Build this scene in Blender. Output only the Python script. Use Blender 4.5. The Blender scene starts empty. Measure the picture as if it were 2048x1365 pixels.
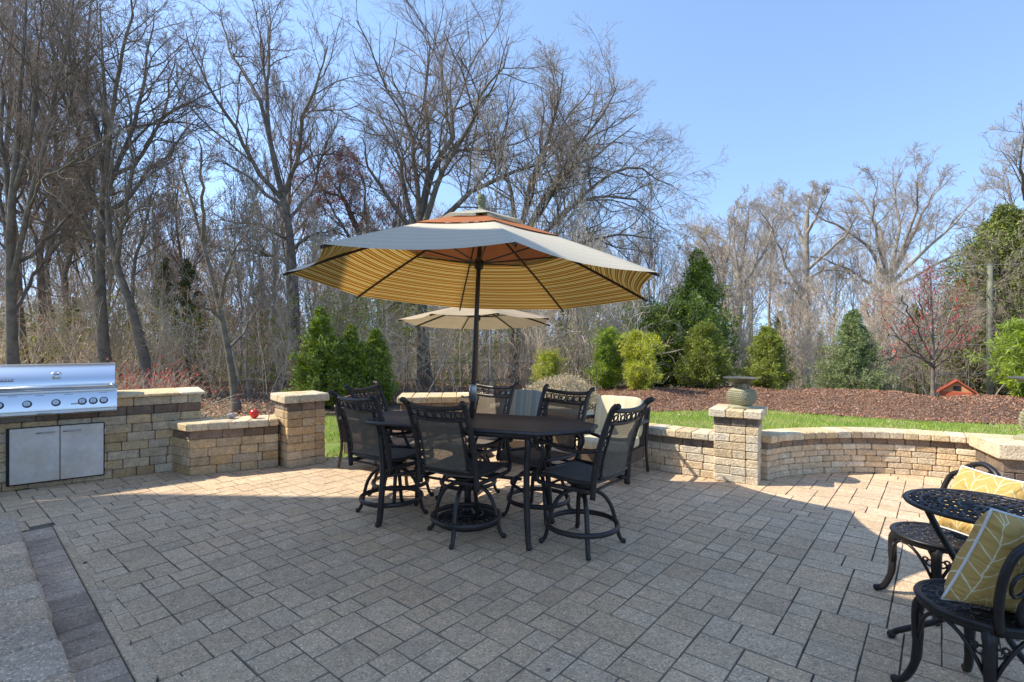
import bpy, math, random
import numpy as np
from mathutils import Vector, Matrix
random.seed(7); RNG = np.random.default_rng(11)
C = bpy.context.scene.collection
R = math.radians
# ---------------------------------------------------------------- camera, sky, sun, exposure
EYE, FPX, HZ = 1.55, 1024.0, 685.0
cam = bpy.data.objects.new('camera', bpy.data.cameras.new('camera'))
C.objects.link(cam); cam.location = (0, 0, EYE); cam.rotation_euler = (R(90), 0, 0)
cam.data.lens = 18.0; cam.data.sensor_width = 36.0; cam.data.shift_y = (HZ-682.5)/2048
cam.data.clip_end = 1500; cam.data.clip_start = .05
bpy.context.scene.camera = cam
SUN_EL, SUN_AZ = 46.0, 270.0          # azimuth clockwise from +Y (270 = from the left)
w = bpy.data.worlds.new('World'); bpy.context.scene.world = w; w.use_nodes = True
nt = w.node_tree; bg = nt.nodes['Background']
sky = nt.nodes.new('ShaderNodeTexSky'); sky.sky_type = 'NISHITA'; sky.sun_disc = False
sky.sun_elevation = R(SUN_EL); sky.sun_rotation = R(SUN_AZ)
sky.air_density = 1.0; sky.dust_density = .15; sky.ozone_density = 1.3; sky.altitude = 0
tcw = nt.nodes.new('ShaderNodeTexCoord'); mpw = nt.nodes.new('ShaderNodeMapping')      # clear spring air: no bright horizon band
mpw.inputs['Location'].default_value = (0, 0, .22); mpw.inputs['Scale'].default_value = (1, 1, .78)
nt.links.new(tcw.outputs['Generated'], mpw.inputs[0]); nt.links.new(mpw.outputs[0], sky.inputs[0])
nt.links.new(sky.outputs[0], bg.inputs[0]); bg.inputs[1].default_value = .146
sl = bpy.data.lights.new('sun', 'SUN'); sl.energy = 2.8; sl.angle = R(.5); sl.color = (1, .92, .78)
so = bpy.data.objects.new('sun', sl); C.objects.link(so)
sd = Vector((math.sin(R(SUN_AZ))*math.cos(R(SUN_EL)), math.cos(R(SUN_AZ))*math.cos(R(SUN_EL)), math.sin(R(SUN_EL))))
so.rotation_euler = sd.to_track_quat('Z', 'Y').to_euler(); so.location = (-20, 0, 20)
vs = bpy.context.scene.view_settings
vs.view_transform = 'Standard'; vs.look = 'None'; vs.exposure = 1.3; vs.gamma = 1; vs.use_curve_mapping = False

def Wp(px, y, d):      # a point seen at (px, y) and standing d metres away
    return ((px-1024)/FPX*d, d, EYE-(y-HZ)/FPX*d)

# ---------------------------------------------------------------- tagging
def tag(o, label=None, cat=None, group=None, kind=None):
    if label: o['label'] = label
    if cat: o['category'] = cat
    if group: o['group'] = group
    if kind: o['kind'] = kind
    return o
def thing(name, label, cat, loc=(0, 0, 0), rz=0, group=None):
    o = bpy.data.objects.new(name, None); C.objects.link(o); o.empty_display_size = .1
    o.location = loc; o.rotation_euler = (0, 0, rz)
    return tag(o, label, cat, group)
def kids(o): return [c for c in bpy.data.objects if c.parent == o]
def copy_tree(o, parent=None, ch_all=None):
    c = o.copy(); C.objects.link(c); c.parent = parent
    for ch in kids(o): copy_tree(ch, c)
    return c

# ---------------------------------------------------------------- materials
def mat(name, col, rough=.8, metal=0, col2=None, sc=6, bump=0, bsc=30, bd=.01, rnd=0, spec=.3, trans=0, detail=4, sat=0, bandc=None):
    m = bpy.data.materials.new(name); m.use_nodes = True; n = m.node_tree; L = n.links.new
    p = n.nodes['Principled BSDF']; p.inputs['Roughness'].default_value = rough
    p.inputs['Metallic'].default_value = metal; p.inputs['Specular IOR Level'].default_value = spec
    tc = n.nodes.new('ShaderNodeTexCoord')
    out = None
    def rgb(c):
        r = n.nodes.new('ShaderNodeRGB'); r.outputs[0].default_value = (*c, 1); return r.outputs[0]
    out = rgb(col)
    if col2 is not None:
        nz = n.nodes.new('ShaderNodeTexNoise'); nz.inputs['Scale'].default_value = sc; nz.inputs['Detail'].default_value = detail
        L(tc.outputs['Object'], nz.inputs['Vector'])
        mr = n.nodes.new('ShaderNodeMapRange'); mr.inputs[1].default_value = .35; mr.inputs[2].default_value = .65
        L(nz.outputs[0], mr.inputs[0])
        mx = n.nodes.new('ShaderNodeMix'); mx.data_type = 'RGBA'
        L(mr.outputs[0], mx.inputs[0]); L(out, mx.inputs[6]); L(rgb(col2), mx.inputs[7]); out = mx.outputs[2]
    if rnd:
        at = n.nodes.new('ShaderNodeAttribute'); at.attribute_name = 'rnd'
        hs = n.nodes.new('ShaderNodeHueSaturation')
        mr = n.nodes.new('ShaderNodeMapRange'); mr.inputs[3].default_value = 1-rnd; mr.inputs[4].default_value = 1+rnd
        L(at.outputs['Fac'], mr.inputs[0]); L(mr.outputs[0], hs.inputs['Value'])
        if sat:
            mr2 = n.nodes.new('ShaderNodeMapRange'); mr2.inputs[3].default_value = 1+sat; mr2.inputs[4].default_value = 1-sat
            fr = n.nodes.new('ShaderNodeMath'); fr.operation = 'FRACT'
            mu = n.nodes.new('ShaderNodeMath'); mu.operation = 'MULTIPLY'; mu.inputs[1].default_value = 7.3
            L(at.outputs['Fac'], mu.inputs[0]); L(mu.outputs[0], fr.inputs[0]); L(fr.outputs[0], mr2.inputs[0]); L(mr2.outputs[0], hs.inputs['Saturation'])
            mr3 = n.nodes.new('ShaderNodeMapRange'); mr3.inputs[3].default_value = .5-sat*.03; mr3.inputs[4].default_value = .5+sat*.03
            L(fr.outputs[0], mr3.inputs[0]); L(mr3.outputs[0], hs.inputs['Hue'])
        L(out, hs.inputs['Color']); out = hs.outputs[0]
    L(out, p.inputs['Base Color'])
    if bump:
        nb = n.nodes.new('ShaderNodeTexNoise'); nb.inputs['Scale'].default_value = bsc; nb.inputs['Detail'].default_value = 5
        L(tc.outputs['Object'], nb.inputs['Vector'])
        b = n.nodes.new('ShaderNodeBump'); b.inputs['Strength'].default_value = bump; b.inputs['Distance'].default_value = bd
        L(nb.outputs[0], b.inputs['Height']); L(b.outputs[0], p.inputs['Normal'])
    if trans:
        t = n.nodes.new('ShaderNodeBsdfTranslucent'); L(out, t.inputs[0])
        ms = n.nodes.new('ShaderNodeMixShader'); ms.inputs[0].default_value = trans
        L(p.outputs[0], ms.inputs[1]); L(t.outputs[0], ms.inputs[2]); L(ms.outputs[0], n.nodes['Material Output'].inputs[0])
    return m
def speckle(m, scale, lo, hi, amount=.5):
    """aggregate: fine bright and dark grains in the base colour, and a grainy bump"""
    n = m.node_tree; L = n.links.new; p = n.nodes['Principled BSDF']
    src = p.inputs['Base Color'].links[0].from_socket
    tc = n.nodes.new('ShaderNodeTexCoord'); v = n.nodes.new('ShaderNodeTexVoronoi'); v.inputs['Scale'].default_value = scale
    L(tc.outputs['Object'], v.inputs['Vector'])
    s = n.nodes.new('ShaderNodeSeparateColor'); L(v.outputs['Color'], s.inputs[0])
    r = n.nodes.new('ShaderNodeValToRGB'); e = r.color_ramp.elements
    e[0].position = 0; e[0].color = (lo, lo, lo, 1); e[1].position = 1; e[1].color = (hi, hi, hi, 1)
    a = e.new(.16); a.color = (.86, .86, .86, 1); b = e.new(.8); b.color = (1.1, 1.1, 1.1, 1)
    L(s.outputs[0], r.inputs[0])
    mx = n.nodes.new('ShaderNodeMix'); mx.data_type = 'RGBA'; mx.blend_type = 'MULTIPLY'; mx.inputs[0].default_value = amount
    L(src, mx.inputs[6]); L(r.outputs[0], mx.inputs[7]); L(mx.outputs[2], p.inputs['Base Color'])

def mottle(m, scale, lo, hi, a0=.35, a1=.7, detail=6):
    n = m.node_tree; L = n.links.new; p = n.nodes['Principled BSDF']; src = p.inputs['Base Color'].links[0].from_socket
    tc = n.nodes.new('ShaderNodeTexCoord'); v = n.nodes.new('ShaderNodeTexNoise'); v.inputs['Scale'].default_value = scale; v.inputs['Detail'].default_value = detail; v.inputs['Roughness'].default_value = .65
    L(tc.outputs['Object'], v.inputs['Vector']); r = n.nodes.new('ShaderNodeMapRange'); r.inputs[1].default_value = a0; r.inputs[2].default_value = a1; r.inputs[3].default_value = lo; r.inputs[4].default_value = hi
    L(v.outputs[0], r.inputs[0]); mx = n.nodes.new('ShaderNodeMix'); mx.data_type = 'RGBA'; mx.blend_type = 'MULTIPLY'; mx.inputs[0].default_value = 1
    c = n.nodes.new('ShaderNodeCombineColor'); [L(r.outputs[0], c.inputs[i]) for i in range(3)]; L(src, mx.inputs[6]); L(c.outputs[0], mx.inputs[7]); L(mx.outputs[2], p.inputs['Base Color'])
# ---------------------------------------------------------------- mesh builder
class MB:
    def __init__(s): s.v = []; s.f = []; s.a = []
    def add(s, vs, fs, a=0.0):
        o = len(s.v); s.v += [tuple(p) for p in vs]; s.f += [tuple(i+o for i in f) for f in fs]; s.a += [a]*len(fs); return s
    jit = 0
    def hexa(s, c, ch=.008, a=None):
        """chamfered hexahedron; c = 8 corners indexed by x+2y+4z bits"""
        a = random.random() if a is None else a
        c = [Vector(p) for p in c]; V = []; ix = {}
        if s.jit: c = [p+Vector((random.uniform(-1, 1), random.uniform(-1, 1), random.uniform(-.6, .6)))*s.jit for p in c]
        def toward(i, bit):
            j = i ^ bit; d = c[j]-c[i]; l = d.length
            return d*(min(ch, l*.3)/l) if l > 1e-9 else Vector()
        for i in range(8):
            for ax in (1, 2, 4):
                ix[(i, ax)] = len(V); p = c[i].copy()
                for b in (1, 2, 4):
                    if b != ax: p += toward(i, b)
                V.append(p)
        F = []
        for ax in (1, 2, 4):
            o1, o2 = [b for b in (1, 2, 4) if b != ax]
            for side in (0, ax):
                q = [side, side+o1, side+o1+o2, side+o2]; F.append([ix[(i, ax)] for i in q])
        for e in (1, 2, 4):
            o1, o2 = [b for b in (1, 2, 4) if b != e]
            for k in range(4):
                i = (o1 if k & 1 else 0)+(o2 if k & 2 else 0); j = i+e
                F.append([ix[(i, o1)], ix[(j, o1)], ix[(j, o2)], ix[(i, o2)]])
        for i in range(8): F.append([ix[(i, 1)], ix[(i, 2)], ix[(i, 4)]])
        return s.add(V, F, a)
    def box(s, x0, x1, y0, y1, z0, z1, ch=.004, M=None, a=None):
        c = [Vector((x1 if i & 1 else x0, y1 if i & 2 else y0, z1 if i & 4 else z0)) for i in range(8)]
        if M is not None: c = [M @ p for p in c]
        return s.hexa(c, ch, a)
    def tube(s, pts, r, k=8, closed=False, flat=1.0, cap=True, a=0.0, up=None):
        P = [Vector(p) for p in pts]; n = len(P); rr = r if isinstance(r, (list, tuple)) else [r]*n
        V = []; F = []; N = None
        for i in range(n):
            if closed: t = P[(i+1) % n]-P[i-1]
            else: t = P[min(i+1, n-1)]-P[max(i-1, 0)]
            t.normalize()
            if N is None:
                ref = Vector(up) if up else (Vector((0, 0, 1)) if abs(t.z) < .9 else Vector((1, 0, 0)))
                N = (ref-t*ref.dot(t)).normalized()
            else:
                N = N-t*N.dot(t)
                N = N.normalized() if N.length > 1e-6 else t.orthogonal().normalized()
            B = t.cross(N)
            for j in range(k):
                an = 2*math.pi*j/k; V.append(P[i]+N*math.cos(an)*rr[i]*flat+B*math.sin(an)*rr[i])
        m = n if closed else n-1
        for i in range(m):
            i2 = (i+1) % n
            for j in range(k):
                F.append((i*k+j, i*k+(j+1) % k, i2*k+(j+1) % k, i2*k+j))
        if cap and not closed:
            F.append(tuple(reversed(range(k)))); F.append(tuple((n-1)*k+j for j in range(k)))
        return s.add(V, F, a)
    def lathe(s, prof, k=24, c=(0, 0, 0), sq=0, a=0.0, rot=0):
        """profile of (r, z) turned about z; sq > 0 squares the section"""
        V = []; F = []
        for r, z in prof:
            for j in range(k):
                an = 2*math.pi*j/k; q = 1.0
                if sq:
                    q = 1/((abs(math.cos(an))**(2+sq)+abs(math.sin(an))**(2+sq))**(1/(2+sq)))
                V.append((c[0]+r*q*math.cos(an+rot), c[1]+r*q*math.sin(an+rot), c[2]+z))
        n = len(prof)
        for i in range(n-1):
            for j in range(k): F.append((i*k+j, i*k+(j+1) % k, (i+1)*k+(j+1) % k, (i+1)*k+j))
        if prof[0][0] > 1e-4: F.append(tuple(reversed(range(k))))
        if prof[-1][0] > 1e-4: F.append(tuple((n-1)*k+j for j in range(k)))
        return s.add(V, F, a)
    def prism(s, poly, z0, z1, a=0.0):
        n = len(poly); V = [(x, y, z0) for x, y in poly]+[(x, y, z1) for x, y in poly]
        F = [tuple(reversed(range(n))), tuple(range(n, 2*n))]+[(i, (i+1) % n, n+(i+1) % n, n+i) for i in range(n)]
        return s.add(V, F, a)
    def ball(s, c, r, k=10, sx=1, sy=1, sz=1, a=0.0):
        return s.lathe([(max(1e-5, r*math.sin(math.pi*i/8)), -r*sz*math.cos(math.pi*i/8)) for i in range(9)], k, c, a=a)
    def build(s, name, m, parent=None, smooth=False, M=None):
        me = bpy.data.meshes.new(name); me.from_pydata(s.v, [], s.f); me.validate()
        if len(me.polygons) == len(s.a):
            at = me.attributes.new('rnd', 'FLOAT', 'FACE'); at.data.foreach_set('value', s.a)
        if smooth == 'auto':
            me.shade_smooth() if hasattr(me, 'shade_smooth') else None
            try: me.set_sharp_from_angle(angle=R(40))
            except Exception: pass
        elif smooth: me.polygons.foreach_set('use_smooth', [True]*len(me.polygons))
        for q in (m if isinstance(m, (list, tuple)) else [m]): me.materials.append(q)
        o = bpy.data.objects.new(name, me); C.objects.link(o); o.parent = parent
        if M is not None: o.matrix_local = M
        return o
def npmesh(name, V, F, m, parent=None, rnd=None, smooth=False):
    """V (n,3) array, F (m,k) int array of equal-sided faces"""
    me = bpy.data.meshes.new(name); k = F.shape[1]; nf = len(F)
    me.vertices.add(len(V)); me.vertices.foreach_set('co', np.ascontiguousarray(V, np.float32).ravel())
    me.loops.add(nf*k); me.loops.foreach_set('vertex_index', np.ascontiguousarray(F, np.int32).ravel())
    me.polygons.add(nf); me.polygons.foreach_set('loop_start', np.arange(0, nf*k, k, dtype=np.int32))
    me.update(calc_edges=True)
    if smooth: me.polygons.foreach_set('use_smooth', np.ones(nf, bool))
    if rnd is not None:
        at = me.attributes.new('rnd', 'FLOAT', 'FACE'); at.data.foreach_set('value', np.asarray(rnd, np.float32))
    me.materials.append(m); o = bpy.data.objects.new(name, me); C.objects.link(o); o.parent = parent
    return o
def bez(pts, n=6):
    """smooth curve (Catmull-Rom) through the points"""
    P = [Vector(p) for p in pts]; P = [P[0]*2-P[1]]+P+[P[-1]*2-P[-2]]; out = []
    for i in range(1, len(P)-2):
        for j in range(n):
            t = j/n; a, b, c, d = P[i-1], P[i], P[i+1], P[i+2]
            out.append(.5*((2*b)+(c-a)*t+(2*a-5*b+4*c-d)*t*t+(3*b-a-3*c+d)*t**3))
    return out+[P[-2]]
# ---------------------------------------------------------------- terrain
BX = np.array([-60, -3, 0, 1.8, 2.95, 5.8, 6.55, 8, 9.45, 14, 60.]); BY = np.array([14, 13.2, 12.4, 11.9, 11.4, 11.75, 10.9, 10.1, 9.6, 8.6, 8.0])
def ground_z(x, y):
    x = np.asarray(x, float); y = np.asarray(y, float)
    s = y-np.interp(x, BX, BY)
    ss = np.clip(s/2.2, 0, 1); ss = ss*ss*(3-2*ss)
    right = np.clip((x-1.0)/2.5, 0, 1)
    z = right*.27*ss*(1+.22*np.sin(x*.9+1)*.5+.12*np.sin(x*2.3))
    z = z-np.clip(s-3.2, 0, None)*(.115*right+.03*(1-right))*(s < 25)-(s >= 25)*(21.8*(.115*right+.03*(1-right)))
    z = z+np.where(s > 1, .03*np.sin(x*1.3+y*.7)+.02*np.sin(x*3.1-y*2.2), 0)
    return z
m_lawn = mat('lawn', (.15, .22, .04), .9, col2=(.24, .25, .08), sc=1.7, bump=.6, bsc=60, bd=.02, detail=8)
m_floor = mat('leaf_floor', (0.252, 0.174, 0.120), .95, col2=(.12, .095, .055), sc=2.5, bump=1, bsc=18, bd=.06, detail=8)
m_mulch = mat('mulch', (.24, .14, .09), .95, col2=(.15, .09, .06), sc=14, bump=1, bsc=45, bd=.05, detail=8)
speckle(m_mulch, 38, .45, 2.1, .8)
PATIO = [(-7.5, 3.2), (-4.9, 5.6), (-3.8, 6.6), (-2.7, 6.8), (-1.75, 7.0), (-1.75, 8.3), (.4, 8.6), (1.0, 7.9), (1.75, 6.55), (2.6, 6.0), (3.1, 6.05), (3.6, 6.2), (4.2, 6.22), (4.7, 6.1), (5.1, 5.9), (5.3, 5.4), (7.2, 4.2), (7.2, -4), (-7.5, -4)]
def inside(px, py, poly):
    r = np.zeros(np.shape(px), bool); n = len(poly)
    for i in range(n):
        (x0, y0), (x1, y1) = poly[i], poly[(i+1) % n]
        if y0 == y1: continue
        c = ((y0 > py) != (y1 > py)) & (px < (x1-x0)*(py-y0)/(y1-y0)+x0); r ^= c
    return r
def grid(name, x0, x1, y0, y1, nx, ny, zf, m, keep=None, kind='structure'):
    xs = np.linspace(x0, x1, nx); ys = np.linspace(y0, y1, ny); X, Y = np.meshgrid(xs, ys)
    V = np.stack([X, Y, zf(X, Y)], -1).reshape(-1, 3)
    i = np.arange(nx-1); j = np.arange(ny-1); I, J = np.meshgrid(i, j); a = (J*nx+I).ravel()
    F = np.stack([a, a+1, a+nx+1, a+nx], 1)
    if keep is not None:
        c = V[F].mean(1); F = F[keep(c[:, 0], c[:, 1])]
    o = npmesh(name, V, F, m, smooth=True); o['kind'] = kind; return o
# one big sheet to the horizon, the lawn, and the mulch sheet over it
def warp(t, c, a, b):       # fine near c, coarse towards a and b
    v = np.sinh(np.abs(t)*5.2)/np.sinh(5.2); return np.where(t < 0, c-(c-a)*v, c+(b-c)*v)
def ground_sheet():
    xs = warp(np.linspace(-1, 1, 301), 3.0, -420, 420); ys = warp(np.linspace(-1, 1, 301), 13.0, -80, 700); X, Y = np.meshgrid(xs, ys)
    low = ((X > -4.5) & (X < 14) & (Y < np.interp(X, BX, BY)+4.6) & ((X > 2.2) | (Y < 10.5)))*.09
    V = np.stack([X, Y, ground_z(X, Y)-.05-low], -1).reshape(-1, 3); n = 301; I, J = np.meshgrid(np.arange(n-1), np.arange(n-1)); a = (J*n+I).ravel()
    npmesh('ground', V, np.stack([a, a+1, a+n+1, a+n], 1), m_floor, smooth=True)['kind'] = 'structure'
ground_sheet()
grid('lawn', -30, 30, -14, 15, 240, 116, lambda x, y: ground_z(x, y)-.012-.06*inside(x, y, PATIO), m_lawn,
     lambda x, y: (y < np.interp(x, BX, BY)+.15) & ((x > -4.6) | (y < 10.4)) & (y < 12.3))
grid('mulch_bed', 1.2, 30, 7.5, 18, 240, 120, lambda x, y: ground_z(x, y)+.0+.018*np.sin(x*5+1.1*y)*np.sin(y*6.3), m_mulch,
     lambda x, y: (y > np.interp(x, BX, BY)+.12*np.sin(x*2.1)+.06*np.sin(x*6.7)) & (y < np.interp(x, BX, BY)+5.4) & (x > 1.9))
m_bed = mat('shrub_bed_soil', (.13, .085, .055), .95, col2=(.08, .055, .035), sc=9, bump=1, bsc=30, bd=.05)
grid('shrub_bed', -5.2, 2.2, 10.6, 15.5, 60, 40, lambda x, y: ground_z(x, y)+.02, m_bed, lambda x, y: y > 10.75+.12*np.sin(x*1.5)+.16*x*(x > 0))
def rr(n, a, b): return RNG.uniform(a, b, n)
# grass blades
n = 170000
gx = rr(n, -6, 12.5); gy = rr(n, 5.4, 12.4)
mlt = np.interp(gx, BX, BY)
k = (gy < mlt+.05*np.sin(gx*9)) & ~((gx < 2.4) & (gy < 6.7)) & ((gx > -4.6) | (gy < 10.4)) & (((gx > -2.6) & (gx < -1.0) & (gy > 6.7)) | (gx > 1.0) | (gy > 7.9))
k &= ~((gx > 1.3) & (gy < np.interp(gx, [1.3, 2.3, 2.9, 3.6, 4.2, 4.7, 5.1, 12], [6.9, 6.2, 6.0, 6.25, 6.3, 6.2, 6.0, 5.2])))
k &= ~((gx < 2.1) & (gy > 10.75+.16*gx*(gx > 0)))
gx, gy = gx[k], gy[k]; n = len(gx); gz = ground_z(gx, gy)-.012
an = rr(n, 0, 6.28); h = rr(n, .03, .065); ww = rr(n, .003, .007)
dx, dy = np.cos(an)*ww, np.sin(an)*ww; lx, ly = rr(n, -.03, .03), rr(n, -.03, .03)
V = np.stack([np.stack([gx-dx, gy-dy, gz], 1), np.stack([gx+dx, gy+dy, gz], 1), np.stack([gx+lx, gy+ly, gz+h], 1)], 1).reshape(-1, 3)
m_grass = mat('grass_blades', (0.264, 0.420, 0.048), .6, col2=(0.480, 0.504, 0.168), sc=1.1, rnd=.45, sat=.25, trans=.3)
gr = npmesh('grass', V, np.arange(3*n).reshape(-1, 3), m_grass, rnd=rr(n, 0, 1))
tag(gr, 'short bright green grass of the lawn beyond the patio walls', 'grass', kind='stuff')
# mulch chips and fallen leaves: small thin flakes
def flakes(name, label, cat, x, y, z, s, m, curl=.5):
    n = len(x); an = rr(n, 0, 6.28); ti = rr(n, -curl, curl); tj = rr(n, -curl, curl); el = rr(n, .35, 1)
    ax = np.stack([np.cos(an), np.sin(an), ti], 1)*s[:, None]; bx = np.stack([-np.sin(an), np.cos(an), tj], 1)*(s*el*.6)[:, None]
    c = np.stack([x, y, z], 1)
    V = np.stack([c-ax, c-bx, c+ax, c+bx], 1).reshape(-1, 3)
    o = npmesh(name, V, np.arange(4*n).reshape(-1, 4), m, rnd=rr(n, 0, 1)); tag(o, label, cat, kind='stuff'); return o
n = 60000; x = rr(n, 2.0, 15); y = np.interp(x, BX, BY)+rr(n, -.05, 3.6)
m_chip = mat('mulch_chips', (0.324, 0.180, 0.114), .9, rnd=.75, sat=.3)
flakes('mulch_chips', 'red brown shredded bark mulch on the low berm', 'mulch', x, y, ground_z(x, y)+rr(n, .0, .035), rr(n, .008, .024), m_chip, .9)
n = 42000; x = rr(n, -16, 2.2); y = rr(n, 10.3, 22)
k = (x < -4.4) | (y > 13.2); x, y = x[k], y[k]; n = len(x)
m_leaf = mat('fallen_leaves', (0.396, 0.252, 0.162), .8, rnd=.6, sat=.5)
flakes('leaf_litter', 'tan fallen oak leaves covering the floor of the wood', 'leaf litter', x, y, ground_z(x, y)+rr(n, -.02, .04), rr(n, .02, .045), m_leaf, .8)
n = 900; x = rr(n, -5, 9); y = rr(n, 6.8, 12)
k = (y < np.interp(x, BX, BY)) & ((y > 8) | (x < -1)); x, y = x[k], y[k]
flakes('lawn_leaves', 'a few dry leaves blown over the green lawn', 'leaves', x, y, ground_z(x, y)+.03, rr(len(x), .01, .025), m_leaf, .8)

# ---------------------------------------------------------------- patio of tumbled pavers
m_joint = mat('paver_joint_sand', (.20, .17, .13), .95, col2=(.11, .095, .075), sc=5, bump=.5)
m_pav = mat('paver', (.70, .50, .315), .85, col2=(.645, .475, .31), sc=1.1, bump=.5, bsc=150, bd=.003, rnd=.09, sat=.05)
speckle(m_pav, 130, .45, 1.6, .8); mottle(m_pav, 1.4, .86, 1.08); mottle(m_pav, 17, .84, 1.06)
m_pavd = mat('dark_paver', (.45, .33, .235), .85, col2=(.53, .39, .275), sc=3, bump=.5, bsc=150, bd=.003, rnd=.28, sat=.06)
speckle(m_pavd, 120, .5, 1.8, .7); mottle(m_pavd, 5, .75, 1.1)
MB().prism(PATIO, -.08, -.014).build('patio_base', m_joint)['kind'] = 'structure'
# landing edge: the raised landing lies to the left of this line, a dark border strip beside it
E0, E1 = Vector((-4.0, 4.14)), Vector((1.9, -1.28)); ED = (E1-E0).normalized(); EN = Vector((-ED.y, ED.x))   # EN points away from the landing
F0 = Vector((-4.17, 4.56)); 
def strip_side(x, y): return (x-E0.x)*EN.x+(y-E0.y)*EN.y
g = .076; A = R(49.2); U = Vector((math.sin(A-math.pi/2+0), 0)); 
ua = Vector((-math.sin(R(50.0)), math.cos(R(50.0)))); va = Vector((math.cos(R(50.0)), math.sin(R(50.0))))
pv = MB(); pv.top = {}; rs = random.Random(3)
NG = 150; occ = np.zeros((2*NG, 2*NG), bool)
for Jc in range(2*NG-4):
    Ic = 0
    while Ic < 2*NG-4:
        if occ[Jc, Ic]: Ic += 1; continue
        run = 1
        while run < 6 and Ic+run < 2*NG-1 and not occ[Jc, Ic+run]: run += 1
        tw = rs.choice([v for v in (2, 2, 3, 3, 3, 4) if v <= run and run-v != 1] or [run]); th = rs.choice([2, 2, 3] if tw < 4 else [2, 3])
        if tw == 2 and rs.random() < .3: th = 3
        occ[Jc:Jc+th, Ic:Ic+tw] = True
        for _ in (0,):
            x0 = (Ic-NG)*g; y0 = (Jc-NG+20)*g; cx, cy = x0+tw*g/2, y0+th*g/2
            c = ua*cx+va*cy
            if c.y < .5 or abs(c.x) > 7.2 or (c.y < abs(c.x)*.85-1.2): continue
            if not inside(c.x, c.y, PATIO): continue
            gp = .0014; zz = rs.uniform(-.0015, .0015); j = lambda: rs.uniform(-.0016, .0016)
            t = [Vector((x0+gp, y0+gp)), Vector((x0+tw*g-gp, y0+gp)), Vector((x0+tw*g-gp, y0+th*g-gp)), Vector((x0+gp, y0+th*g-gp))]
            t = [p+Vector((j(), j())) for p in t]; t = [ua*p.x+va*p.y for p in t]
            # cut the pavers that meet the edging strip
            sd = [(p.x-E0.x)*EN.x+(p.y-E0.y)*EN.y-.268 for p in t]; al = (c.x-E0.x)*ED.x+(c.y-E0.y)*ED.y
            if al > -.06 and min(sd) < 0:
                if max(sd) < .03: continue
                q = []
                for k in range(4):
                    p, s0_, p2, s1_ = t[k], sd[k], t[(k+1) % 4], sd[(k+1) % 4]
                    if s0_ >= 0: q.append(p)
                    if (s0_ >= 0) != (s1_ >= 0): q.append(p+(p2-p)*(s0_/(s0_-s1_)))
                t = q
            if len(t) < 3: continue
            m_ = len(t); cc_ = sum(t, Vector((0, 0)))/m_; bv = .0035; V = [(p.x, p.y, -.02) for p in t]+[(p.x, p.y, -.005+zz) for p in t]
            for p in t: d_ = (cc_-p); q = p+d_*min(.3, bv*1.4/max(d_.length, 1e-6)); V.append((q.x, q.y, zz+.002))
            Fc = [tuple(2*m_+k for k in range(m_))]+[(m_+k, m_+(k+1) % m_, 2*m_+(k+1) % m_, 2*m_+k) for k in range(m_)]+[(k, (k+1) % m_, m_+(k+1) % m_, m_+k) for k in range(m_)]
            pv.top[len(pv.f)] = True; pv.add(V, Fc, rs.random())
        Ic += tw
m_edge = mat('paver_edge_dark', (.24, .19, .14), .95, col2=(.36, .29, .21), sc=6)  # bevels and sides coloured darker than the paver tops
pt_ = pv.build('patio', [m_pav, m_edge]); pt_['kind'] = 'structure'
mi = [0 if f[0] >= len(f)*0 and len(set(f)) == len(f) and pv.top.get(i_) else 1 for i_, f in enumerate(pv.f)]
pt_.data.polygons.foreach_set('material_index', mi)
n = 130; x = rr(n, -4.5, 6.0); y = rr(n, 1.2, 6.9); k = inside(x, y, PATIO) & (strip_side(x, y) > .4) & (rr(n, 0, 1) < .35+.5*(y > 5.0)); x, y = x[k], y[k]
flakes('patio_litter', 'a few dry leaf scraps and bits of grit lying on the pavers', 'litter', x, y, np.full(len(x), .008), rr(len(x), .006, .02), m_leaf, .35)
# dark soldier course and the pale edging strip along the landing
dk = MB(); s = -.02; L = (E1-E0).length
P0 = E0+EN*.0
while s < L:
    wd = rs.uniform(.12, .2)
    q = [E0+ED*(s+.005)+EN*.02, E0+ED*(s+wd-.005)+EN*.02, E0+ED*(s+wd-.005)+EN*.213, E0+ED*(s+.005)+EN*.213]
    dk.hexa([(q[0].x, q[0].y, -.04), (q[1].x, q[1].y, -.04), (q[3].x, q[3].y, -.04), (q[2].x, q[2].y, -.04),
             (q[0].x, q[0].y, .001), (q[1].x, q[1].y, .001), (q[3].x, q[3].y, .001), (q[2].x, q[2].y, .001)], .006, rs.random()); s += wd
dk.build('patio_border', m_pavd)['kind'] = 'structure'
ls = MB(); s = -.05
while s < L:
    wd = rs.uniform(.3, .6); q = [E0+ED*(s+.002)+EN*.22, E0+ED*(s+wd)+EN*.22, E0+ED*(s+wd)+EN*.262, E0+ED*(s+.002)+EN*.43]
    ls.hexa([(q[0].x, q[0].y, -.04), (q[1].x, q[1].y, -.04), (q[3].x, q[3].y, -.04), (q[2].x, q[2].y, -.04),
             (q[0].x, q[0].y, .0), (q[1].x, q[1].y, .0), (q[3].x, q[3].y, .0), (q[2].x, q[2].y, .0)], .004, rs.random()); s += wd
ls.build('patio_edging', m_pav)['kind'] = 'structure'
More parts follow.
